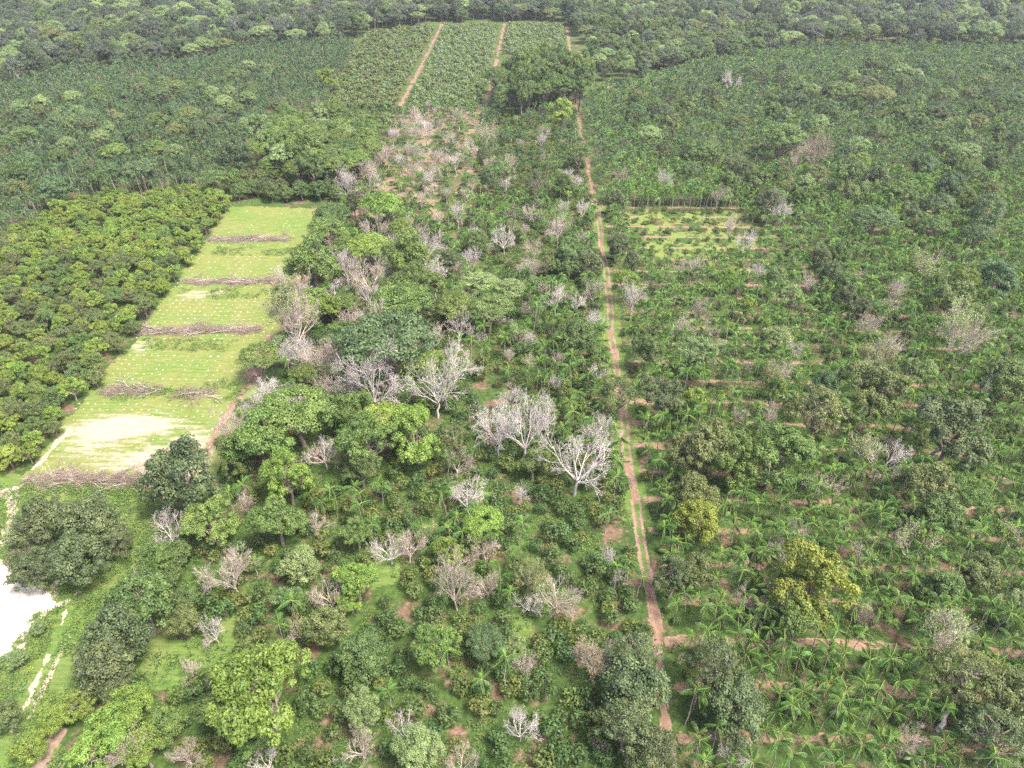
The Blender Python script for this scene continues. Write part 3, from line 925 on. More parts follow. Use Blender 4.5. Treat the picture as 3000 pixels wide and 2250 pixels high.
# ------------------------------------------------------------------ leafless trees seen one by one
B = [
    # centre of the picture: tile column, tile row, x, y, width, shape+bark, label[, leaf tint]
    (1, 1, 840, 50, 110, 'vw', 'slim white bare tree above the dark shrubs, midway from umbrella grove to track'),
    (1, 1, 1242, 100, 105, 'vp', 'tall narrow greyish bare tree with upswept twigs just behind the dark palms'),
    (1, 1, 1385, 265, 170, 'sw', 'broad white bare tree standing left of the track near a forked twin'),
    (1, 1, 1512, 300, 125, 'sw', 'forked white bare tree, the nearer to the track of the close pair'),
    (1, 1, 790, 265, 110, 'vp', 'thin beige bare tree in front of a light green tree'),
    (1, 1, 1220, 335, 90, 'vp', 'small pinkish bare tree right of the pale round leafy tree'),
    (1, 1, 1632, 400, 115, 'vw', 'tall upright bare tree close to the left side of the dirt track'),
    (1, 1, 1890, 235, 140, 'vw', 'white vase shaped bare tree alone on the right side of the track'),
    (1, 1, 160, 130, 270, 'gp', 'gnarled bare tree with tangled pale limbs between two bright umbrella trees'),
    (1, 1, 60, 420, 180, 'gp', 'low wide bare crown among the umbrella trees, left side of the grove'),
    (1, 1, 330, 480, 300, 'gp', 'wide flat bare tree below the round umbrella canopy'),
    (1, 1, 580, 530, 210, 'sp', 'pinkish bushy bare tree to the right of the umbrella grove'),
    (1, 1, 735, 655, 235, 'sw', 'whitish spreading bare tree behind the huge bare tree with green top'),
    (1, 1, 225, 810, 370, 'dw', 'huge round bare tree with countless forked twigs beside the blue green umbrella'),
    (1, 1, 610, 850, 330, 'sw', 'huge bare tree with a few yellow green leaves on its top', 'lime'),
    (1, 1, 1090, 900, 130, 'vw', 'slender bare tree poking up behind the big white dead tree'),
    (1, 1, 1010, 1130, 300, 'sw', 'big white dead tree with arching limbs, left one of the twin giants'),
    (1, 1, 1205, 1120, 360, 'sw', 'big white dead tree, taller right one of the twin giants'),
    (1, 1, 1325, 1025, 200, 'dw', 'fine twigged grey bare crown just behind the right twin giant'),
    (1, 1, 1520, 1330, 440, 'gw', 'largest white dead tree with long curving limbs left of the dirt track'),
    (1, 1, 1655, 1110, 190, 'vw', 'tall narrow grey bare tree rising behind the largest white dead tree'),
    (1, 1, 825, 1570, 230, 'sw', 'forked white bare tree standing among palms below the twin giants'),
    (1, 1, 1160, 1530, 100, 'vw', 'small silvery bare tree with single straight stem among palms'),
    (1, 1, 1672, 755, 125, 'sw', 'small white bare tree beside the track and dark bushes'),
    (1, 1, 1420, 650, 90, 'vp', 'small brownish bare tree right of the dark round tree'),
    (1, 1, 1215, 560, 85, 'vw', 'thin pale bare tree with long bare stem among palms'),
    (1, 1, 1092, 640, 85, 'vp', 'beige brush shaped bare tree on a thin stem'),
    (1, 1, 1155, 500, 150, 'sp', 'half bare pale green tree in the middle palms', 'pale'),
    (1, 1, 740, 1320, 210, 'gp', 'sparse bare tree dotted with yellow green leaves beside the lime tree', 'olive'),
    (1, 1, 765, 450, 170, 'sw', 'spreading white bare limbs under a light green crown'),
    (1, 1, 1640, 230, 140, 'sp', 'thin bare tree leaning over the dirt track', 'pale'),
    # edge of the field
    (0, 1, 1715, 860, 200, 'gw', 'white forked dead tree at the field edge beside the dirt path'),
    (0, 1, 1540, 1150, 270, 'dp', 'grey wide bare tree over the dirt path at the sandy field corner'),
    (0, 1, 1900, 400, 330, 'dp', 'grey domed bare crown with a green patch beside the field', 'lime'),
    (0, 1, 1905, 580, 150, 'sp', 'small pinkish bare tree in front of the grey domed crown'),
    (0, 1, 2110, 660, 260, 'dp', 'pinkish dense bare tree in the middle of the grove left of blue green umbrella'),
    (0, 1, 2090, 910, 200, 'sp', 'low pinkish bare tree behind the rounded green tree'),
    (0, 1, 2100, 1270, 210, 'gw', 'white twisted bare tree between two bright green crowns'),
    (0, 1, 1840, 1370, 180, 'gp', 'bare limbs showing between the broad green crowns'),
    (0, 1, 1595, 1590, 130, 'vp', 'reddish bare tree between the lobed bright trees'),
    (0, 1, 1865, 120, 120, 'sw', 'white bare tree leaning onto the field beside the end of a brush pile'),
    # lower left
    (0, 2, 1090, 110, 290, 'gw', 'white bare tree leaning left over the ditch below the dark mango tree'),
    (0, 2, 260, 190, 200, 'dp', 'pale bare crown standing among the dark round thicket'),
    (0, 2, 935, 450, 170, 'dp', 'pinkish bare bush beside the sandy ditch bank'),
    (0, 2, 1490, 360, 320, 'dp', 'large beige bare tree with a dense fan of upright twigs'),
    (0, 2, 1385, 760, 190, 'sw', 'white bare tree leaning left alone on the green glade'),
    (0, 2, 1940, 760, 170, 'sp', 'beige bare tree with yellowish leaves at the glade edge', 'yellow'),
    (0, 2, 1240, 1040, 150, 'dp', 'small beige bare bush in the grass glade'),
    (0, 2, 2130, 530, 240, 'gp', 'bare grey limbs above a light green crown'),
    (0, 2, 2050, 60, 170, 'sp', 'pinkish bare tree in front of the bright trees below the mango'),
    (0, 2, 1520, 1370, 200, 'gw', 'white bare limbs sticking out of the huge lime green tree'),
    (0, 2, 850, 1540, 310, 'sp', 'beige bare tree at the bottom edge within lime bushes', 'lime'),
    (0, 2, 1220, 1575, 210, 'dp', 'beige bare tree at the bottom edge beside red soil'),
    (0, 2, 1720, 1610, 220, 'gw', 'white radial bare tree cut by the bottom edge of the view'),
    # lower centre
    (1, 2, 310, 240, 240, 'gw', 'white dead tree with slanting trunk over open grass'),
    (1, 2, 430, 210, 210, 'dp', 'beige bare tree right behind the slanting white dead tree'),
    (1, 2, 565, 120, 130, 'sp', 'small beige bare tree with thin yellow leaves', 'yellow'),
    (1, 2, 740, 490, 290, 'dp', 'dense beige bare tree with rounded crown among cocoa like shrubs'),
    (1, 2, 940, 470, 170, 'dp', 'brownish thin bare tree beside the dense beige one'),
    (1, 2, 1390, 540, 280, 'sp', 'tall beige bare tree with long straight stem and curved limbs'),
    (1, 2, 1215, 590, 190, 'gw', 'small whitish bare tree left of the tall beige one'),
    (1, 2, 1745, 280, 125, 'vw', 'white plume shaped bare tree left of the track'),
    (1, 2, 1810, 405, 145, 'sw', 'small white bare tree leaning toward the dirt track'),
    (1, 2, 390, 1390, 200, 'sw', 'white radial bare tree near the bottom above pale leafy tree'),
    (1, 2, 1160, 1380, 240, 'sw', 'white fan shaped bare tree with straight trunk near the bottom'),
    (1, 2, 1190, 1000, 150, 'sp', 'pinkish bare tree below the pale green compound leafed tree'),
    (1, 2, 1640, 960, 290, 'dp', 'brown rounded half leafed tree on white forked trunk', 'brown'),
    (1, 2, 1690, 1525, 120, 'dp', 'small pinkish bare bush near the bottom left of the track'),
    (1, 2, 120, 1500, 270, 'sp', 'beige bare tree at the bottom in front of pale crown'),
    (1, 2, 770, 1615, 230, 'sp', 'beige bare tree cut by the bottom edge of the view'),
    (1, 2, 930, 210, 220, 'sp', 'pale bare stem tree under a bright lime top', 'lime'),
    # right rows
    (2, 2, 670, 245, 195, 'sw', 'white bare tree alone in a litter strip right of the track'),
    (2, 2, 1480, 1490, 210, 'dp', 'beige brush like bare tree in the lowest palm rows'),
    (2, 2, 1720, 1590, 220, 'sp', 'beige bare tree at the bottom right edge', 'yellow'),
    (2, 2, 320, 1570, 260, 'gw', 'white thick limbed bare tree cut by the bottom edge right of the track'),
    (2, 2, 1990, 1400, 160, 'gw', 'white claw shaped bare crown in dark foliage at lower right'),
    (2, 2, 2140, 180, 250, 'dp', 'large beige bare tree at the right edge with green top', 'lime'),
    (2, 2, 1480, 210, 260, 'gp', 'beige bare tree over green leaves in upper palm rows', 'pale'),
    (2, 2, 1420, 560, 110, 'dp', 'small grey bare bush in the palms right of the yellow tree'),
    (2, 2, 1180, 700, 125, 'dp', 'fine twigged beige bush just right of the big yellow tree'),
    (2, 1, 70, 80, 140, 'dp', 'pale brushy bare tree at the edge of the bright grass lane'),
    (2, 1, 485, 90, 95, 'vw', 'slender white bare tree with white straight stem right of the grass lane'),
    (2, 1, 1385, 205, 130, 'vp', 'beige bare tree with fanned limbs in the right hand rows'),
    (2, 1, 1210, 440, 150, 'vp', 'beige bare tree leaning beside dark round crowns'),
    (2, 1, 112, 325, 105, 'vp', 'narrow beige bare tree in thin rows near the track'),
    (2, 1, 722, 610, 115, 'vw', 'pink white vase shaped bare tree in mid rows'),
    (2, 1, 215, 590, 95, 'vp', 'thin greenish bare tree right of the pale orange tree', 'pale'),
    (2, 1, 575, 1000, 135, 'vp', 'beige twisted bare tree above the broad green crowns'),
    (2, 1, 362, 1090, 110, 'dp', 'small pinkish bare bush behind the broad green crowns'),
    (2, 1, 1760, 580, 270, 'dp', 'pale feathery half bare tree at the right side', 'lime'),
    (2, 1, 1560, 90, 170, 'sp', 'pale feathery tree with white stem near the reddish rows', 'lime'),
    (2, 1, 1290, 1290, 300, 'gw', 'half bare tree with crooked white trunk, yellow green leaves and open crown', 'yellow'),
    (2, 1, 1265, 640, 220, 'dp', 'pale green wispy tree behind the round yellow green tree', 'lime'),
    (2, 1, 610, 760, 160, 'vp', 'wispy yellowish tree with thin stems in the middle rows', 'yellow'),
    (2, 1, 60, 1350, 140, 'gp', 'pinkish bare limbs on top of the olive crown', 'olive'),
    (2, 1, 1960, 870, 130, 'sw', 'white bare limbs left of the green tree at the right edge', 'bright'),
    # upper middle
    (1, 0, 2080, 1150, 95, 'vw', 'white bare tree at the far end of the bright lane'),
    (1, 0, 1810, 1165, 115, 'sp', 'beige bare tree by the bend of the track', 'olive'),
    (1, 0, 1540, 1165, 80, 'vw', 'white leaning bare tree left of the track, rear of three'),
    (1, 0, 1560, 1340, 95, 'vw', 'bushy white bare tree left of the track, middle of three'),
    (1, 0, 1575, 1530, 80, 'vw', 'narrow white bare tree left of the track, front of three'),
    (1, 0, 1405, 1460, 145, 'vp', 'tall beige bare tree with cream fan, left of the track'),
    (1, 0, 1055, 1540, 165, 'gw', 'white dead tree with level limbs below the dark solitary tree'),
    (1, 0, 870, 1510, 90, 'gw', 'small white bare crown left of the dead tree with level limbs'),
    (1, 0, 530, 1590, 260, 'gw', 'white gnarled wide tree beside two lime umbrellas'),
    (1, 0, 240, 1490, 190, 'gp', 'grey bare limbs in front of the lime umbrella tree'),
    (1, 0, 430, 1470, 200, 'gp', 'pinkish bare crown over lime bushes behind gnarled white tree'),
    (1, 0, 755, 1390, 90, 'vw', 'leaning pale dead trunk at the near end of the red soil'),
    (1, 0, 1250, 1390, 110, 'sp', 'small beige bare crown in the shrubs left of the three white trees'),
    (1, 0, 1250, 1600, 110, 'sp', 'white bare tree with round twiggy top in dark shrubs'),
    (1, 0, 1090, 1075, 110, 'sp', 'cream bare tree right of the red soil near small dark tree'),
    (1, 0, 940, 890, 130, 'sp', 'cream bare crown at the right rear corner of red soil', 'pale'),
    (1, 0, 760, 740, 90, 'vp', 'pale green upright tree at the corner of the cross track', 'pale'),
    (1, 0, 1310, 860, 90, 'sp', 'pale bare bush near the front of the dark umbrella wood', 'pale'),
    (1, 0, 1480, 630, 50, 'vw', 'slim white bare tree against the dark wood, right end'),
    (2, 0, 240, 1250, 90, 'vp', 'beige bare tree on thin stem behind the lane'),
    (2, 0, 315, 1440, 95, 'vp', 'greyish bare tree at the right end of the lane'),
    (2, 0, 650, 1390, 125, 'sw', 'white spreading bare tree right of the lane'),
    (2, 0, 410, 1585, 110, 'sw', 'low white fan shaped bare tree right of the lane'),
    (2, 0, 930, 1220, 95, 'sp', 'pinkish bare tree before the dark palms on the right'),
    (2, 0, 700, 1080, 90, 'dp', 'pinkish bushy bare tree beside the brown one'),
    (2, 0, 855, 1030, 155, 'dp', 'orange brown fine twigged tree in the right palms', 'brown'),
    (2, 0, 765, 980, 140, 'gp', 'flat topped pinkish bare tree behind the brown one'),
    (2, 0, 315, 540, 120, 'gw', 'white wiry dead tree far in the right palms'),
    (2, 0, 670, 1180, 80, 'vp', 'cream vase shaped tree right of the lane rear', 'yellow'),
    (2, 0, 610, 1310, 75, 'sp', 'small pale bare crown behind white spreading tree'),
]

for c, r, tx, ty, w, st, lab, *tn in B:
    x, y, wm = spot(c, r, tx, ty, w, BC[st[0]])
    hz = R.uniform(1.15, 1.4) if st[0] != 'v' else R.uniform(.95, 1.1)
    x, y, wm = spot(c, r, tx, ty, w, BC[st[0]] * hz)
    if x > 28 and r < 2:      # these stand clear of the palms around them
        hz = min(2.3, max(1.3, 11 / (BC[st[0]] * 1.55 * wm)))
        x, y, wm = spot(c, r, tx, ty, w, BC[st[0]] * hz)
    MARKS.append((x, y, brief(lab)))
    place_bare(st[0], st[1], x, y, wm * (1.3 if r < 2 else 1.18), lab, None, tn[0] if tn else None, hz)

# thin grey-white trees on the red soil, and pale crowns far off
RED = [(290, 940, 130), (250, 995, 140), (160, 1090, 175), (30, 1210, 140), (130, 1225, 120), (590, 1120, 115), (460, 1080, 110), (500, 975, 140), (630, 1030, 100), (740, 1005, 110),
       (825, 960, 135), (550, 800, 140), (410, 790, 75), (820, 1250, 90), (680, 1230, 80), (380, 1060, 80), (520, 1180, 80), (240, 1180, 80), (470, 760, 90), (700, 900, 90), (640, 1390, 90), (330, 860, 90)]
for k, (tx, ty, w) in enumerate(RED):
    st = 'vsv'[k % 3]
    x, y, wm = spot(1, 0, tx, ty, w, BC[st])
    place_bare(st, 'pw'[k % 2], x, y, wm * 1.2, 'thin pale leafless tree standing on the red soil clearing', 'leafless trees on the red soil', 'pale' if k % 3 == 1 else None)
X, Y = jitter_grid(DZ, 15, 15, 5, 5, .15)
for i in range(len(X)):
    if all((X[i] - a) ** 2 + (Y[i] - b_) ** 2 > 16 for a, b_, _ in USED):
        st = 'vsvd'[i % 4]
        place_bare(st, 'p', X[i], Y[i], R.uniform(4.5, 7.5), 'thin pale leafless tree standing on the red soil clearing', 'leafless trees on the red soil', 'pale' if i % 4 == 1 else None, hz=1.2)
q = poly([(1420, 400), (1660, 420), (1740, 760), (1790, 1000), (1700, 1150), (1300, 1150), (1330, 800), (1380, 660)], 5)
X, Y = jitter_grid(q, 15, 15, 6, 6, .2)
for i in range(len(X)):
    if all((X[i] - a) ** 2 + (Y[i] - b_) ** 2 > 20 for a, b_, _ in USED) and X[i] < TX(Y[i]) - 3:
        place_bare('vvsd'[i % 4], 'wpp'[i % 3], X[i], Y[i], R.uniform(4.5, 7), 'slim pale leafless tree standing between shrubs and palms left of the upper track', 'slim leafless trees left of the upper track', 'pale' if i % 5 == 1 else None, hz=1.15)
FARB = [(2, 0, 1650, 450, 75), (2, 0, 570, 265, 75), (2, 0, 405, 270, 60), (2, 0, 200, 235, 65), (2, 0, 1350, 510, 80), (2, 0, 1140, 490, 60), (2, 0, 1280, 530, 70), (2, 0, 1740, 800, 80),
        (2, 0, 970, 580, 70), (2, 0, 530, 730, 80), (2, 0, 805, 700, 50), (2, 0, 320, 1040, 70), (1, 0, 1090, 1080, 60), (1, 0, 1860, 250, 60), (1, 0, 1710, 290, 55), (1, 0, 2025, 380, 55),
        (0, 0, 1640, 490, 100), (0, 0, 1965, 480, 80), (0, 0, 430, 765, 80), (0, 0, 370, 860, 90), (0, 0, 225, 950, 130), (0, 0, 160, 1010, 100), (0, 0, 510, 1010, 110), (0, 0, 1095, 960, 70),
        (0, 0, 835, 895, 70), (0, 0, 820, 510, 110), (0, 0, 1250, 720, 60), (0, 0, 500, 1130, 90), (0, 0, 385, 1160, 90), (0, 0, 310, 820, 80), (0, 0, 60, 1560, 80), (0, 0, 130, 1560, 60)]
for c, r, tx, ty, w in FARB:
    x, y, wm = spot(c, r, tx, ty, w, BC['d'])
    place_bare('d', 'p', x, y, wm, 'small pale leafless crown showing among the distant palms', 'pale leafless crowns in the distance', 'pale' if (tx % 3) == 0 else None)

# ------------------------------------------------------------------ leafy trees seen one by one
G = [
    (1, 1, 450, 90, 270, 'lob', 'bright', 'bright green lumpy tree at the rear of the umbrella grove, beside gnarled bare tree'),
    (1, 1, 500, 250, 260, 'lob', 'bright', 'tall bright green tree at the right rim of the umbrella grove'),
    (1, 1, 400, 240, 220, 'umb', 'olive', 'olive flat topped tree between bright lumpy trees'),
    (1, 1, 380, 370, 330, 'umb', 'bright', 'mid green umbrella tree above the wide flat bare tree'),
    (1, 1, 310, 660, 440, 'umb', 'blue', 'wide blue green umbrella tree beside the huge round bare tree'),
    (1, 1, 60, 1080, 240, 'lob', 'bright', 'bright green mounded crown left of the lime tree, rear part'),
    (1, 1, 270, 1100, 260, 'umb', 'lime', 'lime green crown directly behind the tall lime tree'),
    (1, 1, 490, 1210, 290, 'lob', 'lime', 'tall lime green tree with pale double trunk beside palms'),
    (1, 1, 190, 1270, 300, 'lob', 'bright', 'mid green clumpy tree left of the tall lime tree'),
    (1, 1, 130, 1410, 210, 'lob', 'mid', 'low green tree in front of the clumpy green tree'),
    (1, 1, 1515, 570, 225, 'dome', 'mid', 'dark round tree standing alone left of the track'),
    (1, 1, 1470, 70, 165, 'lob', 'mid', 'light green tree left of the track behind bare pair'),
    (1, 1, 1610, 90, 150, 'dome', 'dark', 'dark bushy tree against the left verge of the track'),
    (1, 1, 900, 200, 180, 'umb', 'pale', 'pale green flat tree with white stem in middle palms'),
    (1, 1, 745, 350, 220, 'umb', 'bright', 'light green flat crown over spreading white limbs'),
    (1, 1, 960, 390, 220, 'umb', 'mid', 'wide low green crown right of the light flat crown'),
    (1, 1, 1100, 255, 160, 'umb', 'pale', 'pale round topped tree on white forked stem'),
    (1, 1, 2080, 930, 270, 'lob', 'dark', 'dark green cauliflower shaped tree right of the track'),
    (1, 1, 1975, 630, 215, 'lob', 'mid', 'clumpy dark green tree near the track in thin rows'),
    (1, 1, 1850, 160, 130, 'umb', 'lime', 'small lime flat tree above the white vase shaped bare tree'),
    (1, 1, 1795, 945, 210, 'spa', 'olive', 'olive thin tree leaning across the dirt track'),
    (1, 1, 1880, 60, 130, 'dome', 'dark', 'dark grey green tree right of the track beside lime flat tree'),
    (1, 1, 730, 1230, 190, 'spa', 'olive', 'thin yellowish tree right of the tall lime tree'),
    (1, 1, 590, 700, 130, 'umb', 'lime', 'small lime crown on the huge bare tree'),
    (1, 1, 40, 340, 150, 'umb', 'bright', 'bright small umbrella at the left of the grove'),
    (1, 1, 20, 560, 200, 'lob', 'bright', 'fresh green tree between low wide and pinkish bare crowns'),
    (1, 1, 1240, 1380, 170, 'lob', 'mid', 'mid green bushy tree under the twin white giants'),
    (1, 1, 560, 390, 160, 'dome', 'dark', 'small dark tree right of the mid green umbrella'),
    (1, 1, 690, 60, 140, 'dome', 'dark', 'dark green tree at the rear right of the grove'),
    (1, 1, 1330, 80, 120, 'spa', 'olive', 'thin olive tree behind the broad white bare tree'),
    (0, 1, 1930, 1060, 370, 'umb', 'bright', 'large rounded green tree at the grove front beside red soil'),
    (0, 1, 1700, 1240, 340, 'lob', 'bright', 'broad green tree stepping down to the field path'),
    (0, 1, 1560, 1330, 220, 'lob', 'mid', 'green lower crown at the foot of the broad tree'),
    (0, 1, 2040, 90, 290, 'lob', 'bright', 'bright green clumpy tree at the field edge, second brush pile'),
    (0, 1, 1215, 1500, 420, 'dome', 'dark', 'big dark round mango like tree with yellow tips by the field corner'),
    (0, 1, 1870, 1490, 270, 'lob', 'lime', 'bright lime tree in front of the twisted bare limbs'),
    (0, 1, 1690, 690, 210, 'umb', 'bright', 'bright green crown spilling onto the field beside last brush pile'),
    (0, 1, 1920, 430, 190, 'umb', 'lime', 'lime green flat crown sitting on the grey domed tree'),
    (0, 1, 1990, 790, 170, 'umb', 'bright', 'green flat crown behind the forked dead tree'),
    (0, 1, 1830, 640, 160, 'spa', 'pale', 'pale thin tree at the field edge behind last brush pile'),
    (0, 1, 1850, 300, 150, 'dome', 'mid', 'green bushes at the field edge in front of brush pile'),
    (0, 1, 2150, 370, 140, 'lob', 'lime', 'lime green clump right of the grey domed tree'),
    (0, 1, 1600, 1010, 120, 'dome', 'dark', 'small dark bush tree beside the dirt path'),
    (0, 2, 300, 120, 360, 'dome', 'dark', 'dark grey green crown at the back of the round thicket'),
    (0, 2, 610, 120, 380, 'dome', 'dark', 'dark olive crown at the right of the round thicket'),
    (0, 2, 520, 330, 380, 'dome', 'dark', 'dark lumpy crown at the front of the round thicket'),
    (0, 2, 260, 330, 240, 'dome', 'dark', 'small dark crown between bare crown and sand'),
    (0, 2, 200, 410, 260, 'dome', 'dark', 'dark crown nearest to the sand clearing'),
    (0, 2, 750, 200, 230, 'dome', 'dark', 'dark crown at the thicket end nearest the ditch'),
    (0, 2, 110, 280, 170, 'spa', 'olive', 'yellowish thin shrub tree at the sand edge of the thicket'),
    (0, 2, 1370, 80, 320, 'lob', 'bright', 'bright lobed tree with white trunk right of the mango'),
    (0, 2, 1800, 90, 300, 'lob', 'bright', 'bright lobed tree above red soil patches'),
    (0, 2, 1030, 330, 260, 'lob', 'bright', 'fresh green tree right of the ditch bank'),
    (0, 2, 1130, 300, 240, 'dome', 'mid', 'mid green dense tree behind the fresh green one'),
    (0, 2, 1080, 460, 200, 'dome', 'mid', 'rounded green tree in front of the fresh green one'),
    (0, 2, 930, 630, 420, 'dome', 'mid', 'broad dark tree at the top of the slanting mango row'),
    (0, 2, 800, 800, 420, 'dome', 'dark', 'largest dark mango like tree of the slanting row'),
    (0, 2, 690, 990, 400, 'dome', 'dark', 'reddish dark mango like tree of the slanting row, lower one'),
    (0, 2, 760, 1160, 240, 'dome', 'dark', 'dark shaded bush tree at the bottom of the slanting row'),
    (0, 2, 1205, 730, 210, 'dome', 'olive', 'yellow green rounded tree left of the lone leaning bare tree'),
    (0, 2, 1215, 600, 190, 'dome', 'mid', 'grey green feathery tree behind the yellow green rounded one'),
    (0, 2, 1950, 360, 260, 'dome', 'pale', 'pale bright tree right of the large beige bare tree'),
    (0, 2, 1860, 590, 180, 'lob', 'pale', 'pale clumped tree on red soil'),
    (0, 2, 2130, 760, 290, 'dome', 'olive', 'dull olive tree with brown tint beside the lime yellow tree'),
    (0, 2, 1720, 1210, 620, 'lob', 'lime', 'huge lime green spreading tree, biggest crown near the bottom'),
    (0, 2, 1500, 1250, 340, 'umb', 'bright', 'green side crown left of the huge lime tree'),
    (0, 2, 820, 1330, 330, 'lob', 'lime', 'lime green tree below the slanting mango row'),
    (0, 2, 680, 1480, 380, 'lob', 'lime', 'bright lime thicket tree at the bottom left'),
    (0, 2, 1070, 1400, 270, 'dome', 'bright', 'fresh green tree left of the bottom beige bare tree'),
    (0, 2, 940, 1570, 260, 'lob', 'lime', 'lime tree cut by the bottom edge around bare limbs'),
    (0, 2, 540, 1250, 220, 'lob', 'lime', 'lime bush tree beside the little sand bank'),
    (0, 2, 210, 1540, 210, 'dome', 'lime', 'brightest yellow lime bush on the bottom left bank'),
    (0, 2, 50, 1340, 210, 'dome', 'olive', 'olive brown bush at the left edge beside ruts'),
    (0, 2, 360, 1350, 200, 'dome', 'lime', 'lime weedy bush above the brightest bush'),
    (0, 2, 1420, 1120, 180, 'dome', 'dark', 'dark shrub tree left of the huge lime tree'),
    (0, 2, 1800, 960, 260, 'dome', 'mid', 'mid green tree behind the huge lime tree'),
    (0, 2, 1640, 1480, 240, 'dome', 'bright', 'green lower crown in front of the huge lime tree'),
    (0, 2, 120, 960, 130, 'dome', 'pale', 'small silvery bush on the verge left of the ruts'),
    (0, 2, 250, 760, 100, 'dome', 'pale', 'small bluish bush beside the sand clearing'),
    (1, 2, 100, 460, 280, 'lob', 'lime', 'lime yellow tree at the left of the open grass'),
    (1, 2, 60, 590, 170, 'lob', 'lime', 'lower lime crown in front of the lime yellow tree'),
    (1, 2, 700, 265, 200, 'lob', 'lime', 'small lime tree above the dense beige bare tree'),
    (1, 2, 930, 90, 240, 'umb', 'lime', 'lime topped tree on white stem among the palms'),
    (1, 2, 100, 150, 210, 'lob', 'bright', 'bright green tree left of the slanting dead tree'),
    (1, 2, 130, 960, 340, 'dome', 'mid', 'big dull green domed tree right of the huge lime tree'),
    (1, 2, 620, 910, 290, 'lob', 'bright', 'fresh green tree with bare side left of the grey green umbrella'),
    (1, 2, 940, 850, 250, 'umb', 'blue', 'grey green umbrella tree in the lower middle'),
    (1, 2, 1120, 890, 180, 'lob', 'pale', 'pale compound leafed tree beside grey green umbrella'),
    (1, 2, 1890, 980, 380, 'spa', 'dark', 'dark thin crowned tree covering the end of the track'),
    (1, 2, 1900, 1180, 460, 'dome', 'dark', 'large dark glossy tree over the lower track'),
    (1, 2, 1840, 1420, 420, 'spa', 'dark', 'dark tree with white twigs at the bottom beside track'),
    (1, 2, 2150, 420, 240, 'lob', 'dark', 'dark blue green clumpy tree on the right verge of the track'),
    (1, 2, 160, 1330, 260, 'lob', 'pale', 'pale compound leafed tree near the bottom centre'),
    (1, 2, 500, 1540, 320, 'lob', 'pale', 'pale green spreading tree at the bottom centre'),
    (1, 2, 1230, 430, 270, 'spa', 'olive', 'olive thin tree behind the tall beige bare tree'),
    (1, 2, 1990, 1560, 360, 'dome', 'dark', 'dark glossy tree at the bottom right of the track'),
    (2, 2, 90, 90, 270, 'dome', 'yellow', 'yellow tipped round tree at the foot of the broad green crowns'),
    (2, 2, 80, 400, 220, 'dome', 'olive', 'dull green round tree in the rows beside the track'),
    (2, 2, 830, 560, 420, 'lob', 'yellow', 'big golden yellow green tree in the palm rows'),
    (2, 2, 720, 720, 280, 'lob', 'bright', 'green lower side of crown beside the golden tree'),
    (2, 2, 1650, 520, 240, 'lob', 'mid', 'green round tree right of the golden tree'),
    (2, 2, 1640, 60, 270, 'dome', 'mid', 'mid green tree above the upper litter strip'),
    (2, 2, 170, 1040, 370, 'spa', 'dark', 'dark airy tree with white twigs right of lower track'),
    (2, 2, 330, 1290, 400, 'dome', 'dark', 'dark dense tree with white twigs left of the lowest palms'),
    (2, 2, 1820, 1110, 420, 'spa', 'olive', 'dark olive tree with leaning thick white trunk'),
    (2, 2, 2090, 1290, 400, 'dome', 'olive', 'olive fine leaved tree at the lower right edge'),
    (2, 2, 2140, 640, 210, 'lob', 'pale', 'pale green tree with white forked trunk at the right edge'),
    (2, 2, 1990, 1500, 400, 'spa', 'dark', 'dark thicket tree at the bottom right corner'),
    (2, 2, 1330, 600, 110, 'lob', 'lime', 'small lime tree in the palms right of the golden tree'),
    (2, 1, 110, 1300, 340, 'lob', 'olive', 'olive crown at the left of the broad green group'),
    (2, 1, 340, 1340, 310, 'lob', 'bright', 'rounded green crown in the middle of the broad group'),
    (2, 1, 590, 1320, 360, 'lob', 'bright', 'largest green crown at the right of the broad group'),
    (2, 1, 70, 1570, 270, 'dome', 'olive', 'yellow flecked crown below the olive one'),
    (2, 1, 1240, 900, 310, 'lob', 'olive', 'yellow green domed tree with leaning white trunk'),
    (2, 1, 1450, 800, 190, 'lob', 'mid', 'dark green tree behind the yellow green domed tree'),
    (2, 1, 910, 880, 180, 'dome', 'blue', 'dark blue green round tree in the middle rows'),
    (2, 1, 2090, 840, 300, 'dome', 'mid', 'green tree at the right edge with bare side limbs'),
    (2, 1, 1730, 1170, 400, 'lob', 'dark', 'dark tree with yellow tips and white crooked trunk'),
    (2, 1, 1590, 1520, 320, 'lob', 'olive', 'olive tree group above the litter strip at right'),
    (2, 1, 870, 1040, 340, 'spa', 'olive', 'olive brown thin tree group in the middle rows'),
    (2, 1, 90, 660, 210, 'lob', 'pale', 'pale orange green tree near the track in thin rows'),
    (2, 1, 1140, 380, 150, 'lob', 'dark', 'dark round tree on white stem, front of four'),
    (2, 1, 960, 155, 150, 'dome', 'dark', 'dark flat tree, rear of the four dark trees'),
    (2, 1, 1025, 220, 130, 'lob', 'mid', 'green tree second of the four dark trees'),
    (2, 1, 1050, 310, 150, 'dome', 'dark', 'grey dark tree third of the four dark trees'),
    (2, 1, 2030, 185, 240, 'dome', 'blue', 'blue green wispy tree at the right on leaning stem'),
    (2, 1, 1770, 330, 260, 'lob', 'mid', 'green low tree at the right beside reddish soil'),
    (2, 1, 590, 920, 130, 'lob', 'bright', 'small bright crown above the beige twisted bare tree'),
    (2, 1, 880, 50, 140, 'dome', 'dark', 'dark tree with visible stem behind the four dark trees'),
    (2, 1, 1000, 20, 120, 'dome', 'mid', 'green tree close behind the dark tree with stem'),
    (1, 0, 260, 1340, 265, 'umb', 'lime', 'bright lime umbrella tree at the near end of red soil'),
    (1, 0, 80, 1330, 120, 'dome', 'dark', 'small dark tree left of the bright lime umbrella'),
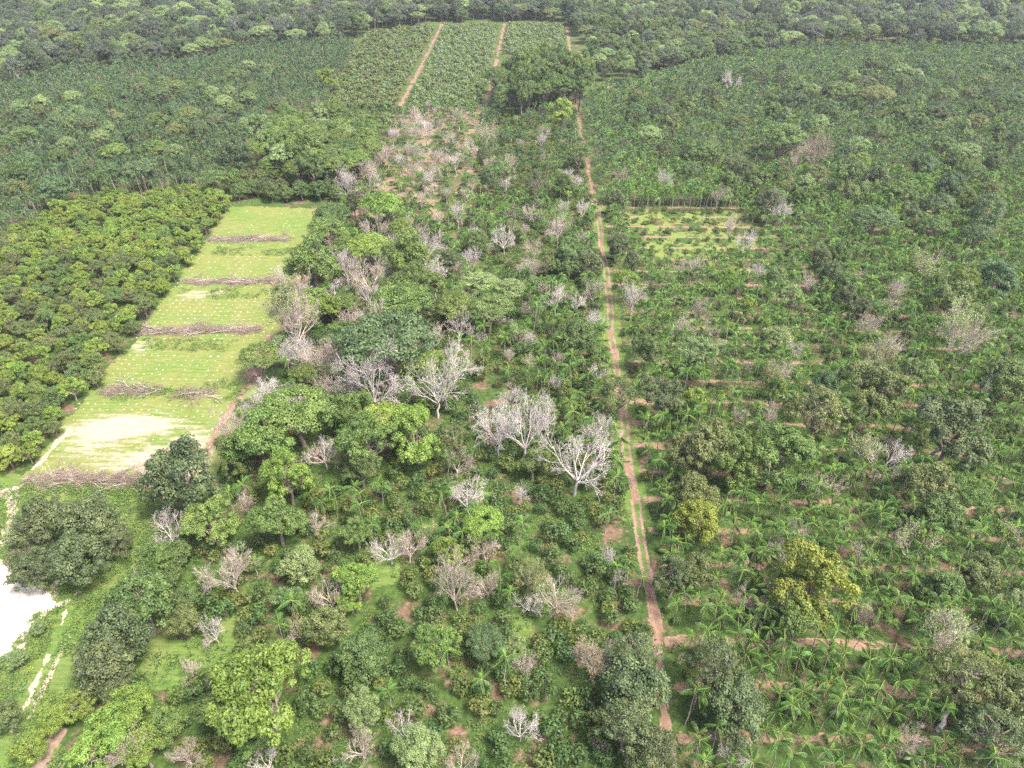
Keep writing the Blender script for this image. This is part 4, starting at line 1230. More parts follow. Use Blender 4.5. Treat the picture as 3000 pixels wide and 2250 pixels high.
    (1, 0, 180, 1610, 270, 'umb', 'lime', 'lime umbrella tree in front of grey bare limbs'),
    (1, 0, 20, 1600, 170, 'umb', 'bright', 'bright umbrella tree at the left behind clumpy tree'),
    (1, 0, -90, 1490, 240, 'umb', 'bright', 'bright umbrella at the field corner beside first brush pile'),
    (1, 0, -60, 1400, 220, 'umb', 'mid', 'darker umbrella behind the one at the field corner'),
    (1, 0, 380, 1480, 130, 'umb', 'lime', 'lime small tree over pinkish bare crown'),
    (1, 0, 1545, 990, 175, 'umb', 'mid', 'flat green tree reaching over the far track'),
    (1, 0, 955, 1170, 115, 'dome', 'dark', 'dark solitary tree at the right of the red soil'),
    (1, 0, 920, 1000, 75, 'tall', 'dark', 'dark narrow tree right of the red soil'),
    (1, 0, 1270, 1200, 180, 'spa', 'dark', 'dark thin tree in front of far flat green tree'),
    (1, 0, 1775, 1310, 140, 'dome', 'dark', 'dark tree on the right side of the track at the bend'),
    (1, 0, 1440, 1200, 130, 'dome', 'mid', 'green tree left of the rear white leaning tree'),
    (1, 0, 1490, 1630, 190, 'lob', 'mid', 'green clumpy tree left of the front white narrow tree'),
    (1, 0, 1795, 1600, 160, 'dome', 'dark', 'dark green round tree right of the track below the lane'),
    (1, 0, 870, 1580, 170, 'dome', 'mid', 'dull green tree below the small white crown'),
    (1, 0, 1100, 1500, 120, 'dome', 'olive', 'olive small tree behind dead tree with level limbs'),
    (1, 0, 1430, 740, 170, 'lob', 'lime', 'lime bush tree in front of the dark umbrella wood'),
    (1, 0, 1030, 640, 100, 'tall', 'mid', 'green upright tree at the left front of the dark wood'),
    (1, 0, 300, 800, 110, 'lob', 'pale', 'pale tree at the near end of the first plot track'),
    (2, 0, 640, 920, 260, 'umb', 'mid', 'wide green umbrella tree in the right palms'),
    (2, 0, 120, 990, 190, 'umb', 'mid', 'green umbrella tree near the track in the right palms'),
    (2, 0, 1030, 610, 170, 'umb', 'mid', 'green flat tree far in the right palms'),
    (2, 0, 1250, 640, 180, 'umb', 'olive', 'olive flat tree far in the right palms'),
    (2, 0, 1900, 800, 110, 'umb', 'olive', 'yellow green flat tree on pale stem far right'),
    (2, 0, 1150, 1070, 120, 'spa', 'lime', 'lime thin tree in the right palms'),
    (2, 0, 1100, 1210, 220, 'lob', 'mid', 'mid green tree left of a dark one in right palms'),
    (2, 0, 1250, 1190, 170, 'dome', 'dark', 'dark tree right of the mid green one in right palms'),
    (2, 0, 790, 1310, 130, 'lob', 'bright', 'green tree on long pale stem right of lane'),
    (2, 0, 590, 745, 110, 'dome', 'mid', 'small green tree far in the right palms behind the umbrella'),
    (2, 0, 350, 800, 110, 'umb', 'mid', 'green small umbrella far right of the track'),
    (2, 0, 2000, 1090, 120, 'dome', 'dark', 'dark small tree near the right edge of the palms'),
    (2, 0, 1560, 1090, 150, 'dome', 'blue', 'bluish tree in the far right palms'),
    (2, 0, 1730, 1230, 180, 'dome', 'blue', 'blue grey wide tree in right palms'),
    (2, 0, 1460, 1430, 130, 'dome', 'dark', 'dark tree with long white leaning stem in right palms'),
    (2, 0, 1950, 1430, 170, 'tall', 'blue', 'bluish tall tree with pale stem at right'),
    (0, 0, 1530, 1020, 230, 'dome', 'dark', 'big dark tree at the left end of the umbrella wood'),
    (0, 0, 1820, 700, 130, 'dome', 'dark', 'dark tree behind the left umbrella wood'),
    (0, 0, 740, 990, 170, 'umb', 'bright', 'bright flat tree in the left palms, left one of two'),
    (0, 0, 990, 970, 170, 'umb', 'bright', 'bright flat tree in the left palms, right one of two'),
    (0, 0, 2120, 520, 130, 'lob', 'lime', 'lime bushy tree behind the left umbrella wood'),
    (0, 0, 1380, 1160, 170, 'umb', 'mid', 'green flat tree at the front edge of left palms'),
]
ROOTS = {}
for c, r, tx, ty, w, kd, tn, lab in G:
    hf = TH[kd][1]
    x, y, wm = spot(c, r, tx, ty, w, hf)
    hz = R.uniform(1.05, 1.25)
    if (x > 28 and not (c == 2 and r == 2)) or r == 0:
        hz = min(2.2, max(1.2, 11 / (TH[kd][0] * wm)))
        x, y, wm = spot(c, r, tx, ty, w, hf * hz)
    MARKS.append((x, y, brief(lab)))
    ROOTS[lab] = place_tree(kd, tn, x, y, wm * (1.34 if x < 28 and r == 1 else (1.26 if c == 2 else 1.14)), lab, hz=hz)

# leaning pale trunks that show below three of these crowns
import mathutils
for lab, c, r, bx, by in (('yellow green domed tree with leaning white trunk', 2, 1, 1110, 1110), ('dark tree with yellow tips and white crooked trunk', 2, 1, 1590, 1325), ('dark olive tree with leaning thick white trunk', 2, 2, 1650, 1415)):
    rt = ROOTS[lab]
    b = at(1000 * c + bx / 2.212, 750 * r + by / 2.212)
    top = np.array([rt.location.x, rt.location.y, 6.0 * rt.scale.z])
    g = Geo()
    g.tube(bend(b, b * .35 + top * .65, R, 6, .03), np.linspace(.48, .26, 6), 8)
    o = link('leaning_trunk', g.mesh('leaning_trunk', [BARKW]), rt)
    o.matrix_parent_inverse = mathutils.Matrix.LocRotScale(rt.location, rt.rotation_euler, rt.scale).inverted()
# more crowns closing the grove beside the field
X, Y = np.meshgrid(np.arange(-92, -18, 8.2), np.arange(116, 272, 8.6))
X, Y = (X + R.uniform(-4, 4, X.shape)).ravel(), (Y + R.uniform(-4, 4, Y.shape)).ravel()
GR = poly([(930, 700), (1130, 700), (1290, 830), (1270, 1010), (1180, 1300), (820, 1380), (700, 1330), (800, 1130), (880, 900)], 5)
k = inside(X, Y, GR)
for i in np.where(k)[0]:
    if any((X[i] - a) ** 2 + (Y[i] - b_) ** 2 < (max(rr, 2.5) * .7 + 1.6) ** 2 for a, b_, rr in USED):
        continue
    if R.random() < .6:
        place_bare('dsg'[i % 3], 'pw'[i % 2], X[i], Y[i], R.uniform(8, 12), 'pinkish grey leafless tree filling a gap between the umbrella trees of the grove', 'leafless trees in the grove', hz=1.15)
    else:
        place_tree(('umb', 'lob')[i % 2], ('bright', 'lime', 'mid')[i % 3], X[i], Y[i], R.uniform(8, 12), 'green flat or lumpy tree filling a gap in the grove beside the field', 'filler trees in the grove', hz=1.15)

# ------------------------------------------------------------------ many of a kind: the nearest as things, the rest as one mass each
def scatter(name, protos, pts, idx, rot, scl, label=None):
    """one object that repeats a few shapes over a cloud of points"""
    col = bpy.data.collections.new(name + '_shapes')
    for i, p in enumerate(protos):
        if isinstance(p, bpy.types.Object):
            o = p
        else:
            o = bpy.data.objects.new('%s_shape_%s' % (name, 'abcdefghijklmnopqrstuvwxyz'[i]), p)
        col.objects.link(o)
    me = bpy.data.meshes.new(name)
    pts = np.asarray(pts, np.float32)
    me.vertices.add(len(pts))
    me.vertices.foreach_set('co', pts.ravel())
    for an, ty, da in (('shape', 'INT', np.asarray(idx, np.int32)), ('turn', 'FLOAT_VECTOR', np.asarray(rot, np.float32)), ('size', 'FLOAT_VECTOR', np.asarray(scl, np.float32))):
        a = me.attributes.new(an, ty, 'POINT')
        a.data.foreach_set('vector' if ty == 'FLOAT_VECTOR' else 'value', da.ravel())
    o = link(name, me)
    tag(o, kind='stuff')
    ng = bpy.data.node_groups.new(name, 'GeometryNodeTree')
    ng.interface.new_socket('Geometry', in_out='INPUT', socket_type='NodeSocketGeometry')
    ng.interface.new_socket('Geometry', in_out='OUTPUT', socket_type='NodeSocketGeometry')
    n, l = ng.nodes, ng.links
    gi, go = n.new('NodeGroupInput'), n.new('NodeGroupOutput')
    ci = n.new('GeometryNodeCollectionInfo')
    ci.inputs['Collection'].default_value = col
    ci.inputs['Separate Children'].default_value = True
    ci.inputs['Reset Children'].default_value = True
    ip = n.new('GeometryNodeInstanceOnPoints')
    ip.inputs['Pick Instance'].default_value = True

    def attr(nm, ty):
        a = n.new('GeometryNodeInputNamedAttribute')
        a.data_type = ty
        a.inputs[0].default_value = nm
        return a.outputs[0]
    l.new(gi.outputs[0], ip.inputs['Points'])
    l.new(ci.outputs[0], ip.inputs['Instance'])
    l.new(attr('shape', 'INT'), ip.inputs['Instance Index'])
    e2r = n.new('FunctionNodeEulerToRotation')
    l.new(attr('turn', 'FLOAT_VECTOR'), e2r.inputs[0])
    l.new(e2r.outputs[0], ip.inputs['Rotation'])
    l.new(attr('size', 'FLOAT_VECTOR'), ip.inputs['Scale'])
    l.new(ip.outputs[0], go.inputs[0])
    md = o.modifiers.new('repeat', 'NODES')
    md.node_group = ng
    if label:
        o['label'] = label
    return o


def clear_of(X, Y, f=1.0, pad=0.0, mn=0.0):
    k = np.ones(len(X), bool)
    for x, y, r in USED:
        k &= (X - x) ** 2 + (Y - y) ** 2 > (max(r * f, mn) + pad) ** 2
    return k


def in_view(X, Y, z, m=60):
    u, v, d = proj(np.stack([X, Y, np.full(len(X), z)], 1))
    return (u > -m) & (u < 3000 + m) & (v > -m) & (v < 2250 + m)


def split_near(X, Y, z, n=300, m=-10):
    """the n that show largest, and the rest"""
    iv = in_view(X, Y, z, m)
    d = np.where(iv, np.hypot(np.hypot(X, Y), CAMH), 1e9)
    o = np.argsort(d)
    near = np.zeros(len(X), bool)
    near[o[:n]] = True
    near &= iv
    return near


def joined_tree(pair, tint):
    """crown and trunk of one tree in one mesh, for the far masses"""
    VV, FF, MM, TT, off = [], [], [], [], 0
    for k, me in enumerate(pair):
        V = np.zeros(len(me.vertices) * 3)
        me.vertices.foreach_get('co', V)
        F = np.zeros(len(me.loops), np.int32)
        me.loops.foreach_get('vertex_index', F)
        t = np.zeros(len(me.polygons), np.float32)
        me.attributes['tone'].data.foreach_get('value', t)
        VV.append(V.reshape(-1, 3)); FF.append(F.reshape(-1, 4) + off); TT.append(t)
        MM.append(np.full(len(t), k))
        off += len(V) // 3
    return mk_mesh('tree', np.concatenate(VV), np.concatenate(FF), [LEAF[tint], BARK], np.concatenate(MM), np.concatenate(TT))


# the two woods of flat crowned trees
for pg, lab, grp, tn, z in ((poly([(775, 365), (850, 335), (1000, 330), (1100, 370), (1110, 440), (1040, 490), (900, 515), (800, 480), (752, 420)], 11), 'tall flat crowned tree in the dark wood behind the field', 'flat crowned trees of the left wood', ('bright', 'mid', 'bright', 'bright', 'pale'), 11),
                            (poly([(1440, 200), (1480, 178), (1600, 168), (1690, 180), (1725, 205), (1722, 235), (1690, 268), (1450, 268), (1432, 225)], 14), 'tall flat crowned tree in the dark wood where the tracks meet', 'flat crowned trees of the far wood', ('mid', 'bright', 'mid'), 14)):
    sp_ = 9.5 if z == 11 else 10.0
    X, Y = jitter_grid(pg, sp_, sp_, 1.6, 1.6, .03)
    for i in range(len(X)):
        place_tree('umb' if R.random() < (.93 if z == 11 else .75) else 'lob', tn[i % len(tn)], X[i], Y[i], R.uniform(12, 17), lab, grp, hz=R.uniform(1.35, 1.6) if z == 11 else R.uniform(1.5, 1.9))
# trees along the head of the field
for k in range(16):
    x, y = -136 + 4.2 * k + R.normal(), 312 + R.normal() * 3
    place_tree('lob' if k % 3 else 'umb', ('mid', 'bright', 'olive')[k % 3], x, y, R.uniform(8, 11), 'green tree in the belt between the field row and the dark wood', 'belt trees behind the field row', hz=1.1)
for k in range(13):
    x, y = -129 + 3.6 * k + R.normal() * .6, 300 + R.normal() * 2.0 + (k % 2) * 4
    place_tree('dome', ('mid', 'olive', 'mid', 'dark')[k % 4], x, y, R.uniform(7, 9.5), 'round bushy tree in the row along the head of the grass field', 'round trees at the head of the field', hz=1.1)

# the orchard left of the field
ORCH = poly([(-250, 760), (60, 668), (160, 600), (330, 568), (520, 553), (655, 556), (672, 590), (600, 690), (500, 815), (400, 950), (285, 1110), (200, 1225), (60, 1345), (-100, 1480), (-420, 1520), (-420, 900)], 3.5)
X, Y = jitter_grid(ORCH, 5.4, 5.4, 1.2, 1.2, .03)
near = split_near(X, Y, 4)
ok = in_view(X, Y, 4, 200)
shade = vnoise(X, Y, 40, 5)
ocnt = {}
for i in sorted(np.where(near)[0], key=lambda i: -X[i]):
    far = Y[i] > 235
    row = int((Y[i] - Y[near].min()) / 5.4) + 1
    ocnt[row] = ocnt.get(row, 0) + 1
    tn = ('orchard' if R.random() < .85 else 'bright') if far else ('mid', 'olive', 'olive', 'orchard', 'orchard', 'bright')[R.integers(0, 6)]
    place_tree('dome' if R.random() < .35 else 'lob', tn, X[i], Y[i], R.uniform(5.0, 7.6), ('%s yellow green orchard tree from the field edge, %s row from the front' if far else '%s bushy orchard tree from the field edge, %s row from the front') % (nth(ocnt[row]), nth(row)),
               'orchard trees, rear part' if far else 'orchard trees, front part', name='orchard_tree', register=False)
r = ~near & ok
OT = [joined_tree(T_DOME[0], 'orchard'), joined_tree(T_LOB[1], 'orchard'), joined_tree(T_DOME[2], 'olive')]
if r.any():
    m = int(r.sum())
    s = R.uniform(.5, .76, m)
    scatter('orchard_trees', OT, np.stack([X[r], Y[r], 0 * X[r]], 1), R.integers(0, 3, m), np.stack([0 * s, 0 * s, R.random(m) * 6.28], 1), np.stack([s, s, s], 1))

# the forest behind everything
FRT = np.concatenate([poly([(-400, 300), (60, 262), (180, 230), (400, 212), (600, 193), (690, 158), (850, 143), (1030, 128), (1110, 92), (1300, 66), (1480, 64), (1660, 64), (1700, 130), (1735, 235), (1850, 245), (2050, 190), (2350, 142), (2560, 138), (3000, 146), (3500, 150)]),
                      poly([(3500, -150), (-400, -150)])])
X, Y = jitter_grid(FRT, 11.6, 11.6, 4.2, 4.2, .04)
k = clear_of(X, Y, .8) & in_view(X, Y, 16, 220)
X, Y = X[k], Y[k]
near = split_near(X, Y, 15)
hsc = np.where(X > 20, np.where(Y < 640, .8, 1.0), 1.0)
FK = [('dome', 'forest'), ('umb', 'forest'), ('lob', 'forest'), ('tall', 'forest'), ('dome', 'forestgrey'), ('lob', 'forestgrey'), ('umb', 'olive'), ('dome', 'dark'), ('tall', 'pale'), ('lob', 'mid'), ('umb', 'pale'), ('dome', 'forest')]
FP = [joined_tree(TREES[a][i % 3], b) for i, (a, b) in enumerate(FK)]
for i in np.where(near)[0]:
    a, b = FK[R.integers(0, len(FK))]
    if X[i] > 20 and R.random() < .5:
        b = 'mid'
    w = R.uniform(11, 19)
    right = X[i] > 20
    place_tree(a, b, X[i], Y[i], w if a != 'tall' else w * .8, 'forest tree at the front edge of the woodland right of the far plots' if right else 'tall forest tree at the front edge of the dark woodland beyond the palms',
               'front trees of the right woodland' if right else 'front trees of the left woodland', hz=R.uniform(1.25, 1.7) * min(1, 13 / w) * hsc[i] * (1 if a != 'tall' else .75), name='forest_tree', register=False)
r = ~near
m = int(r.sum())
s = R.uniform(1.05, 2.2, m)
fi = R.integers(0, len(FP), m)
hz = R.uniform(1.1, 1.7, m) * np.where(np.isin(fi, [3, 8]), .7, 1.0) * np.where(R.random(m) < .06, 1.35, 1)
scatter('forest', FP, np.stack([X[r], Y[r], 0 * X[r]], 1), fi, np.stack([R.normal(size=m) * .04, R.normal(size=m) * .04, R.random(m) * 6.28], 1), np.stack([s, s, s * hz / np.maximum(1, s * .8)], 1))
print('forest', len(X), 'orchard done')

# trees rising out of the palms far away
for pg, nn, lab, grp in ((poly([(20, 300), (420, 235), (700, 190), (800, 200), (740, 300), (620, 380), (560, 500), (420, 520), (150, 560), (20, 600)], 9), 75, 'lone round tree rising out of the distant left palms', 'trees in the left palms'),
                         (poly([(1800, 280), (2400, 170), (2980, 180), (2980, 760), (2300, 600), (1950, 560)], 9), 95, 'lone leafy tree rising out of the distant right palms', 'trees in the right palms')):
    x0, y0 = pg.min(0)
    x1, y1 = pg.max(0)
    c_ = 0
    while c_ < nn:
        x, y = R.uniform(x0, x1), R.uniform(y0, y1)
        if inside([x], [y], pg)[0] and clear_of(np.array([x]), np.array([y]), 1.0, 4)[0]:
            w = R.uniform(8, 15)
            kd = ('dome', 'umb', 'lob', 'umb')[c_ % 4]
            place_tree(kd, ('dark', 'mid', 'olive', 'blue', 'mid', 'pale')[R.integers(0, 6)], x, y, w, lab, grp, hz=max(1.0, R.uniform(12.5, 15) / (TH[kd][0] * w)))
            c_ += 1

X, Y = jitter_grid(poly([(1830, 800), (2250, 780), (2990, 800), (2990, 2200), (2050, 2200), (1900, 1400)], 6), 17, 16, 7, 7, .15)
k = clear_of(X, Y, .8, 2.0) & (X > 34)
for i in np.where(k)[0]:
    q = i % 5
    w = R.uniform(5, 10)
    if q >= 3:
        place_bare('vsd'[i % 3], 'p', X[i], Y[i], w, beside(X[i], Y[i], 'thin leafless tree'), 'thin leafless trees in the palm rows', 'pale' if i % 2 else None, hz=max(1.1, R.uniform(9, 11) / (1.1 * w)) if i % 3 else 1.0)
    else:
        kd = ('lob', 'spa', 'dome', 'umb')[i % 4]
        place_tree(kd, ('olive', 'pale', 'bright', 'bright', 'lime', 'pale')[i % 6], X[i], Y[i], w, beside(X[i], Y[i], 'leafy shade tree'), 'shade trees between the palm rows', hz=max(1.0, R.uniform(9.5, 12) / (TH[kd][0] * w)))

# ---- palms: right hand rows, left block, the mixed middle
RP = poly([(1700, 325), (1745, 285), (1850, 262), (2040, 205), (2350, 155), (3000, 160), (3600, 170), (3800, 2700), (2000, 2700), (1990, 2400), (1955, 2080), (1930, 1900), (1875, 1500), (1835, 1280), (1802, 1000), (1778, 760), (1756, 600), (1735, 520)])
px, py = [], []
for k in range(-1, 25):
    y0 = 64 + 9.25 * k + .017 * k * k
    for off, dr in ((2.4, .16), (4.6, .30), (6.8, .16)):
        xs = np.arange(20, 330, 2.55)
        xs = xs + R.uniform(-.6, .6, len(xs)) + R.random() * 2
        yy = y0 + off + R.normal(size=len(xs)) * .35
        kk = R.random(len(xs)) > dr + (.22 if 140 < y0 < 290 else 0) * (xs < 105)
        px.append(xs[kk]); py.append(yy[kk])
X, Y = jitter_grid(np.array([[20, 296], [420, 296], [420, 680], [20, 680]]), 3.3, 3.1, .8, .8, .08)
px = np.concatenate(px + [X]); py = np.concatenate(py + [Y])
k = inside(px, py, RP) & in_view(px, py, 7, 120) & (px > TX(py) + 3.2) & clear_of(px, py, .78) & ~inside(px, py, LN)
RX, RY = px[k], py[k]
LP = poly([(-300, 300), (60, 268), (180, 236), (400, 220), (600, 200), (690, 168), (850, 152), (1030, 138), (1045, 160), (985, 270), (960, 330), (800, 345), (750, 420), (700, 500), (690, 570), (520, 575), (330, 590), (160, 640), (0, 745), (-250, 830), (-420, 900)])
X, Y = jitter_grid(LP, 3.3, 3.3, .9, .9, .08)
k = in_view(X, Y, 8, 150) & clear_of(X, Y, .5) & ~inside(X, Y, ORCH)
LX, LY = X[k], Y[k]
CZ = poly([(1410, 335), (1500, 320), (1685, 325), (1725, 590), (1755, 760), (1785, 1000), (1815, 1280), (1858, 1500), (1910, 1900), (1940, 2100), (1960, 2400), (1000, 2400), (800, 1800), (640, 1560), (720, 1320), (820, 1150), (900, 880), (960, 680), (1060, 640), (1380, 650)])
X, Y = jitter_grid(CZ, 4.2, 4.2, 1.6, 1.6, .25)
k = in_view(X, Y, 7, 60) & (X < TX(Y) - 2.6) & clear_of(X, Y, .62) & (vnoise(X, Y, 11, 4) > np.where(Y < 130, .62, .50))
CX, CY = X[k], Y[k]
X, Y = jitter_grid(DZ, 7, 7, 2.2, 2.2, .4)
CX, CY = np.concatenate([CX, X]), np.concatenate([CY, Y])
print('palms', len(RX), len(LX), len(CX))


def place_palm(x, y, lab, grp):
    t = PT[R.integers(0, len(PT))]
    root = bpy.data.objects.new('palm', None)
    root.location = (x, y, 0)
    root.rotation_euler = (R.normal() * .04, R.normal() * .04, R.random() * 6.28)
    s = R.uniform(.8, 1.1)
    root.scale = (s, s, s * R.uniform(.85, 1.15))
    root.empty_display_size = .5
    COL.objects.link(root)
    tag(root, lab, 'palm', grp)
    for nm, me, loc, rot, sc in t:
        link(nm, me, root, loc, rot, (sc, sc, sc))


AX, AY = np.concatenate([RX, CX]), np.concatenate([RY, CY])
side = np.concatenate([np.ones(len(RX), bool), np.zeros(len(CX), bool)])
near = split_near(AX, AY, 6, 300, 30)
cnt = {}
for i in sorted(np.where(near)[0], key=lambda i: AX[i]):
    if side[i]:
        bd = int(np.searchsorted(STRIP, AY[i]))
        cnt[bd] = cnt.get(bd, 0) + 1
        place_palm(AX[i], AY[i], '%s palm from the track in the %s band of palm rows from the bottom' % (nth(cnt[bd]), nth(max(1, bd))), 'palms in the rows right of the track')
    else:
        place_palm(AX[i], AY[i], beside(AX[i], AY[i], 'palm'), 'palms among the shrubs left of the track')
r = ~near
X, Y = np.concatenate([AX[r], LX]), np.concatenate([AY[r], LY])
m = len(X)
s = R.uniform(.8, 1.12, m)
tall = np.concatenate([np.ones(int(r.sum())), np.full(len(LX), 1.15)])
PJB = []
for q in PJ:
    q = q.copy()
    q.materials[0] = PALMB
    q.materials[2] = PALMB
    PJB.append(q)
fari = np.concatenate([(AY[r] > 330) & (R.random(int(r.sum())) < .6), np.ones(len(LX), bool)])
scatter('palm_plantation', PJ + PJB, np.stack([X, Y, 0 * X], 1), R.integers(0, len(PJ), m) + len(PJ) * fari, np.stack([R.normal(size=m) * .05, R.normal(size=m) * .05, R.random(m) * 6.28], 1), np.stack([s, s, s * tall * R.uniform(.8, 1.2, m)], 1))

# young plants in the far plots
pls = []
for pts in ([(1080, 92), (1288, 74), (1160, 316), (985, 318), (950, 285), (1015, 160)], [(1306, 72), (1470, 72), (1424, 250), (1412, 322), (1185, 322)], [(1488, 70), (1656, 68), (1668, 150), (1440, 155)]):
    X, Y = jitter_grid(poly(pts, 2), 3.6, 3.6, .9, .9, .06)
    pls.append((X, Y))
X, Y = np.concatenate([a for a, _ in pls]), np.concatenate([b for _, b in pls])
k = (np.abs(X + 29.4) > 4.0) & (np.abs(X - np.interp(Y, [440, 600, 726], [-81.7, -84, -86.8])) > 4.0) & (X < 23)
X, Y = X[k], Y[k]
SP = [shrub_mesh(330 + i, 3.4, 3.6, 160, .75, LEAF[t]) for i, t in enumerate(('young', 'bright', 'young', 'olive'))]
m = len(X)
s = R.uniform(.7, 1.35, m)
ii = np.where((X < -84) & (R.random(m) < .6), 3, R.integers(0, 3, m))
scatter('young_plants', SP, np.stack([X, Y, 0 * X], 1), ii, np.stack([0 * s, 0 * s, R.random(m) * 6.28], 1), np.stack([s, s, s * R.uniform(.8, 1.3, m)], 1))

# ---- shrubs of the understorey
CS = poly([(1410, 335), (1500, 320), (1685, 325), (1725, 590), (1755, 760), (1785, 1000), (1815, 1280), (1858, 1500), (1912, 1900), (1945, 2100), (1965, 2400), (250, 2400), (330, 2100), (420, 1830), (500, 1600), (640, 1440), (760, 1230), (860, 950), (960, 700), (1060, 640), (1380, 650)])
X, Y = jitter_grid(CS, 3.7, 3.7, 1.3, 1.3, .16)
k = (X < TX(Y) - 2.2) & clear_of(X, Y, .55)
gl = np.zeros(len(X), bool)
for pts in ([(430, 1910), (560, 1860), (700, 1850), (740, 1880), (690, 1920), (600, 1990), (480, 2020)], [(400, 2010), (470, 1910), (550, 1910), (550, 2010), (430, 2050)], [(1090, 1600), (1175, 1560), (1180, 1680), (1110, 1710)]):
    gl |= inside(X, Y, poly(pts))
k &= ~(gl & (R.random(len(X)) > .15)) & (vnoise(X, Y, 9, 6) > .22)
SX, SY = X[k], Y[k]
rs = []
for kk in range(0, 25):
    y0 = 64 + 9.25 * kk + .017 * kk * kk
    xs = np.arange(20, 200, 2.4)
    xs = xs + R.uniform(-1.5, 1.5, len(xs))
    rs.append(np.stack([xs, y0 + R.choice([2.9, 4.7, 6.4], len(xs)) + R.normal(size=len(xs)) * .5], 1))
Q = np.concatenate(rs)
Q = Q[(R.random(len(Q)) > .25) & inside(Q[:, 0], Q[:, 1], RP) & (Q[:, 0] > TX(Q[:, 1]) + 2.5) & clear_of(Q[:, 0], Q[:, 1], .4)]
X, Y = jitter_grid(DZ, 6.0, 6.0, 2, 2, .55)
k = clear_of(X, Y, .3)
SX, SY = np.concatenate([SX, X[k]]), np.concatenate([SY, Y[k]])
X, Y = jitter_grid(poly([(985, 316), (1170, 318), (1190, 345), (1100, 400), (990, 345)]), 4, 4, 1.5, 1.5, .1)
SX, SY = np.concatenate([SX, X]), np.concatenate([SY, Y])
nS = len(SX)
X, Y = np.concatenate([SX, Q[:, 0]]), np.concatenate([SY, Q[:, 1]])
left = np.arange(len(X)) < nS
k = in_view(X, Y, 2, 60)
X, Y, left = X[k], Y[k], left[k]
near = split_near(X, Y, 2, 300, 20)
for i in sorted(np.where(near)[0], key=lambda i: X[i] ** 2 + Y[i] ** 2):
    q = int(R.integers(0, len(SHRUBS)))
    s = R.uniform(.75, 1.3) if left[i] else R.uniform(.45, .8)
    o = link('shrub', SHRUBS[q], None, (X[i], Y[i], 0), (0, 0, R.random() * 6.28), (s, s, s * R.uniform(.85, 1.1)))
    if left[i]:
        tag(o, beside(X[i], Y[i], 'leafy shrub'), 'shrub', 'shrubs left of the track')
    else:
        tag(o, beside(X[i], Y[i], 'small shrub'), 'shrub', 'shrubs between the palm rows')
r = ~near
m = int(r.sum())
s = np.where(left[r], R.uniform(.75, 1.3, m), R.uniform(.45, .8, m))
scatter('shrubbery', SHRUBS, np.stack([X[r], Y[r], 0 * X[r]], 1), R.integers(0, len(SHRUBS), m), np.stack([0 * s, 0 * s, R.random(m) * 6.28], 1), np.stack([s, s, s * R.uniform(.85, 1.1, m)], 1))
print('shrubs', len(X))

# ---- low weeds
def weed_mesh(seed, w, h, n, leaf, mat):
    rng = np.random.default_rng(seed)
    g = Geo()
    P = np.stack([rng.normal(size=n) * w * .3, rng.normal(size=n) * w * .3, rng.random(n) * h], 1)
    g.leaves(P, rng.normal(size=(n, 3)) * .5 + np.array([0, 0, .9]), leaf * rng.uniform(.6, 1.4, n), leaf * .5, rng, 0, rng.random(n))
    return g.mesh('weed', [mat])


WM = [weed_mesh(400, 1.4, .5, 26, .38, LEAF['weed']), weed_mesh(401, 1.2, .6, 22, .4, LEAF['shrub']), weed_mesh(402, 1.6, .8, 30, .42, LEAF['bright']), weed_mesh(403, 1.2, .3, 18, .35, LEAF['lime'])]
wx, wy, wi = [], [], []


def weeds(pg, s, kinds, thr, drop=.1, ns=6.0):
    X, Y = jitter_grid(pg, s, s, s * .5, s * .5, drop)
    k = in_view(X, Y, .3, 20) & (vnoise(X, Y, ns, 8.8) > thr)
    X, Y = X[k], Y[k]
    wx.append(X); wy.append(Y); wi.append(R.choice(kinds, len(X)))


weeds(DZ, 1.7, [0, 3, 2, 0], .35)
weeds(CS, 1.25, [1, 1, 2, 0], .42)
weeds(VG, .85, [0, 0, 2, 3], .25)
weeds(poly([(440, 1560), (490, 1560), (420, 1700), (380, 1790), (320, 1880), (210, 2120), (170, 2260), (120, 2260), (180, 2080), (260, 1900), (330, 1780)]), .6, [2, 0, 2], .05)
weeds(poly([(60, 1400), (470, 1425), (470, 1470), (60, 1440)]), .8, [0, 2], .2)
weeds(np.array([[26, 55], [130, 55], [150, 290], [28, 290]]), 1.7, [1, 1, 2, 0], .45)
for a, b, c in ((-117, -80, 157), (-116, -79, 160), (-122, -84, 247.5), (-122, -83, 214.5), (-120, -80, 182)):
    weeds(np.array([[a, c - 3], [b, c - 3], [b, c + 4], [a, c + 4]]), 1.1, [0, 2, 3], .42)
wx, wy, wi = np.concatenate(wx), np.concatenate(wy), np.concatenate(wi)
k = ((wx < TX(wy) - 1.9) | (wx > TX(wy) + 1.9)) & ~(inside(wx, wy, SD))
for ln_, wd in ((G2([(190, 1790), (178, 1840), (140, 1925), (95, 2020), (40, 2130), (0, 2230)]), 1.3), (G2([(262, 2010), (232, 2045), (205, 2085)]), 1.6), (G2([(170, 2150), (130, 2210), (90, 2290)]), 2.2)):
    for a, b in zip(ln_[:-1], ln_[1:]):
        ab = b - a
        t = np.clip(((wx - a[0]) * ab[0] + (wy - a[1]) * ab[1]) / (ab @ ab), 0, 1)
        k &= np.hypot(wx - a[0] - t * ab[0], wy - a[1] - t * ab[1]) > wd
for yk in STRIP:
    k &= ~((np.abs(wy - yk) < 1.0) & (wx > TX(wy) + 2) & (vnoise(wx, wy, 3) > .32))
wx, wy, wi = wx[k], wy[k], wi[k]
m = len(wx)
s = R.uniform(.5, 1.3, m)
scatter('weeds', WM, np.stack([wx, wy, np.full(m, .03)], 1), wi, np.stack([0 * s, 0 * s, R.random(m) * 6.28], 1), np.stack([s, s, s], 1))
print('weeds', m)

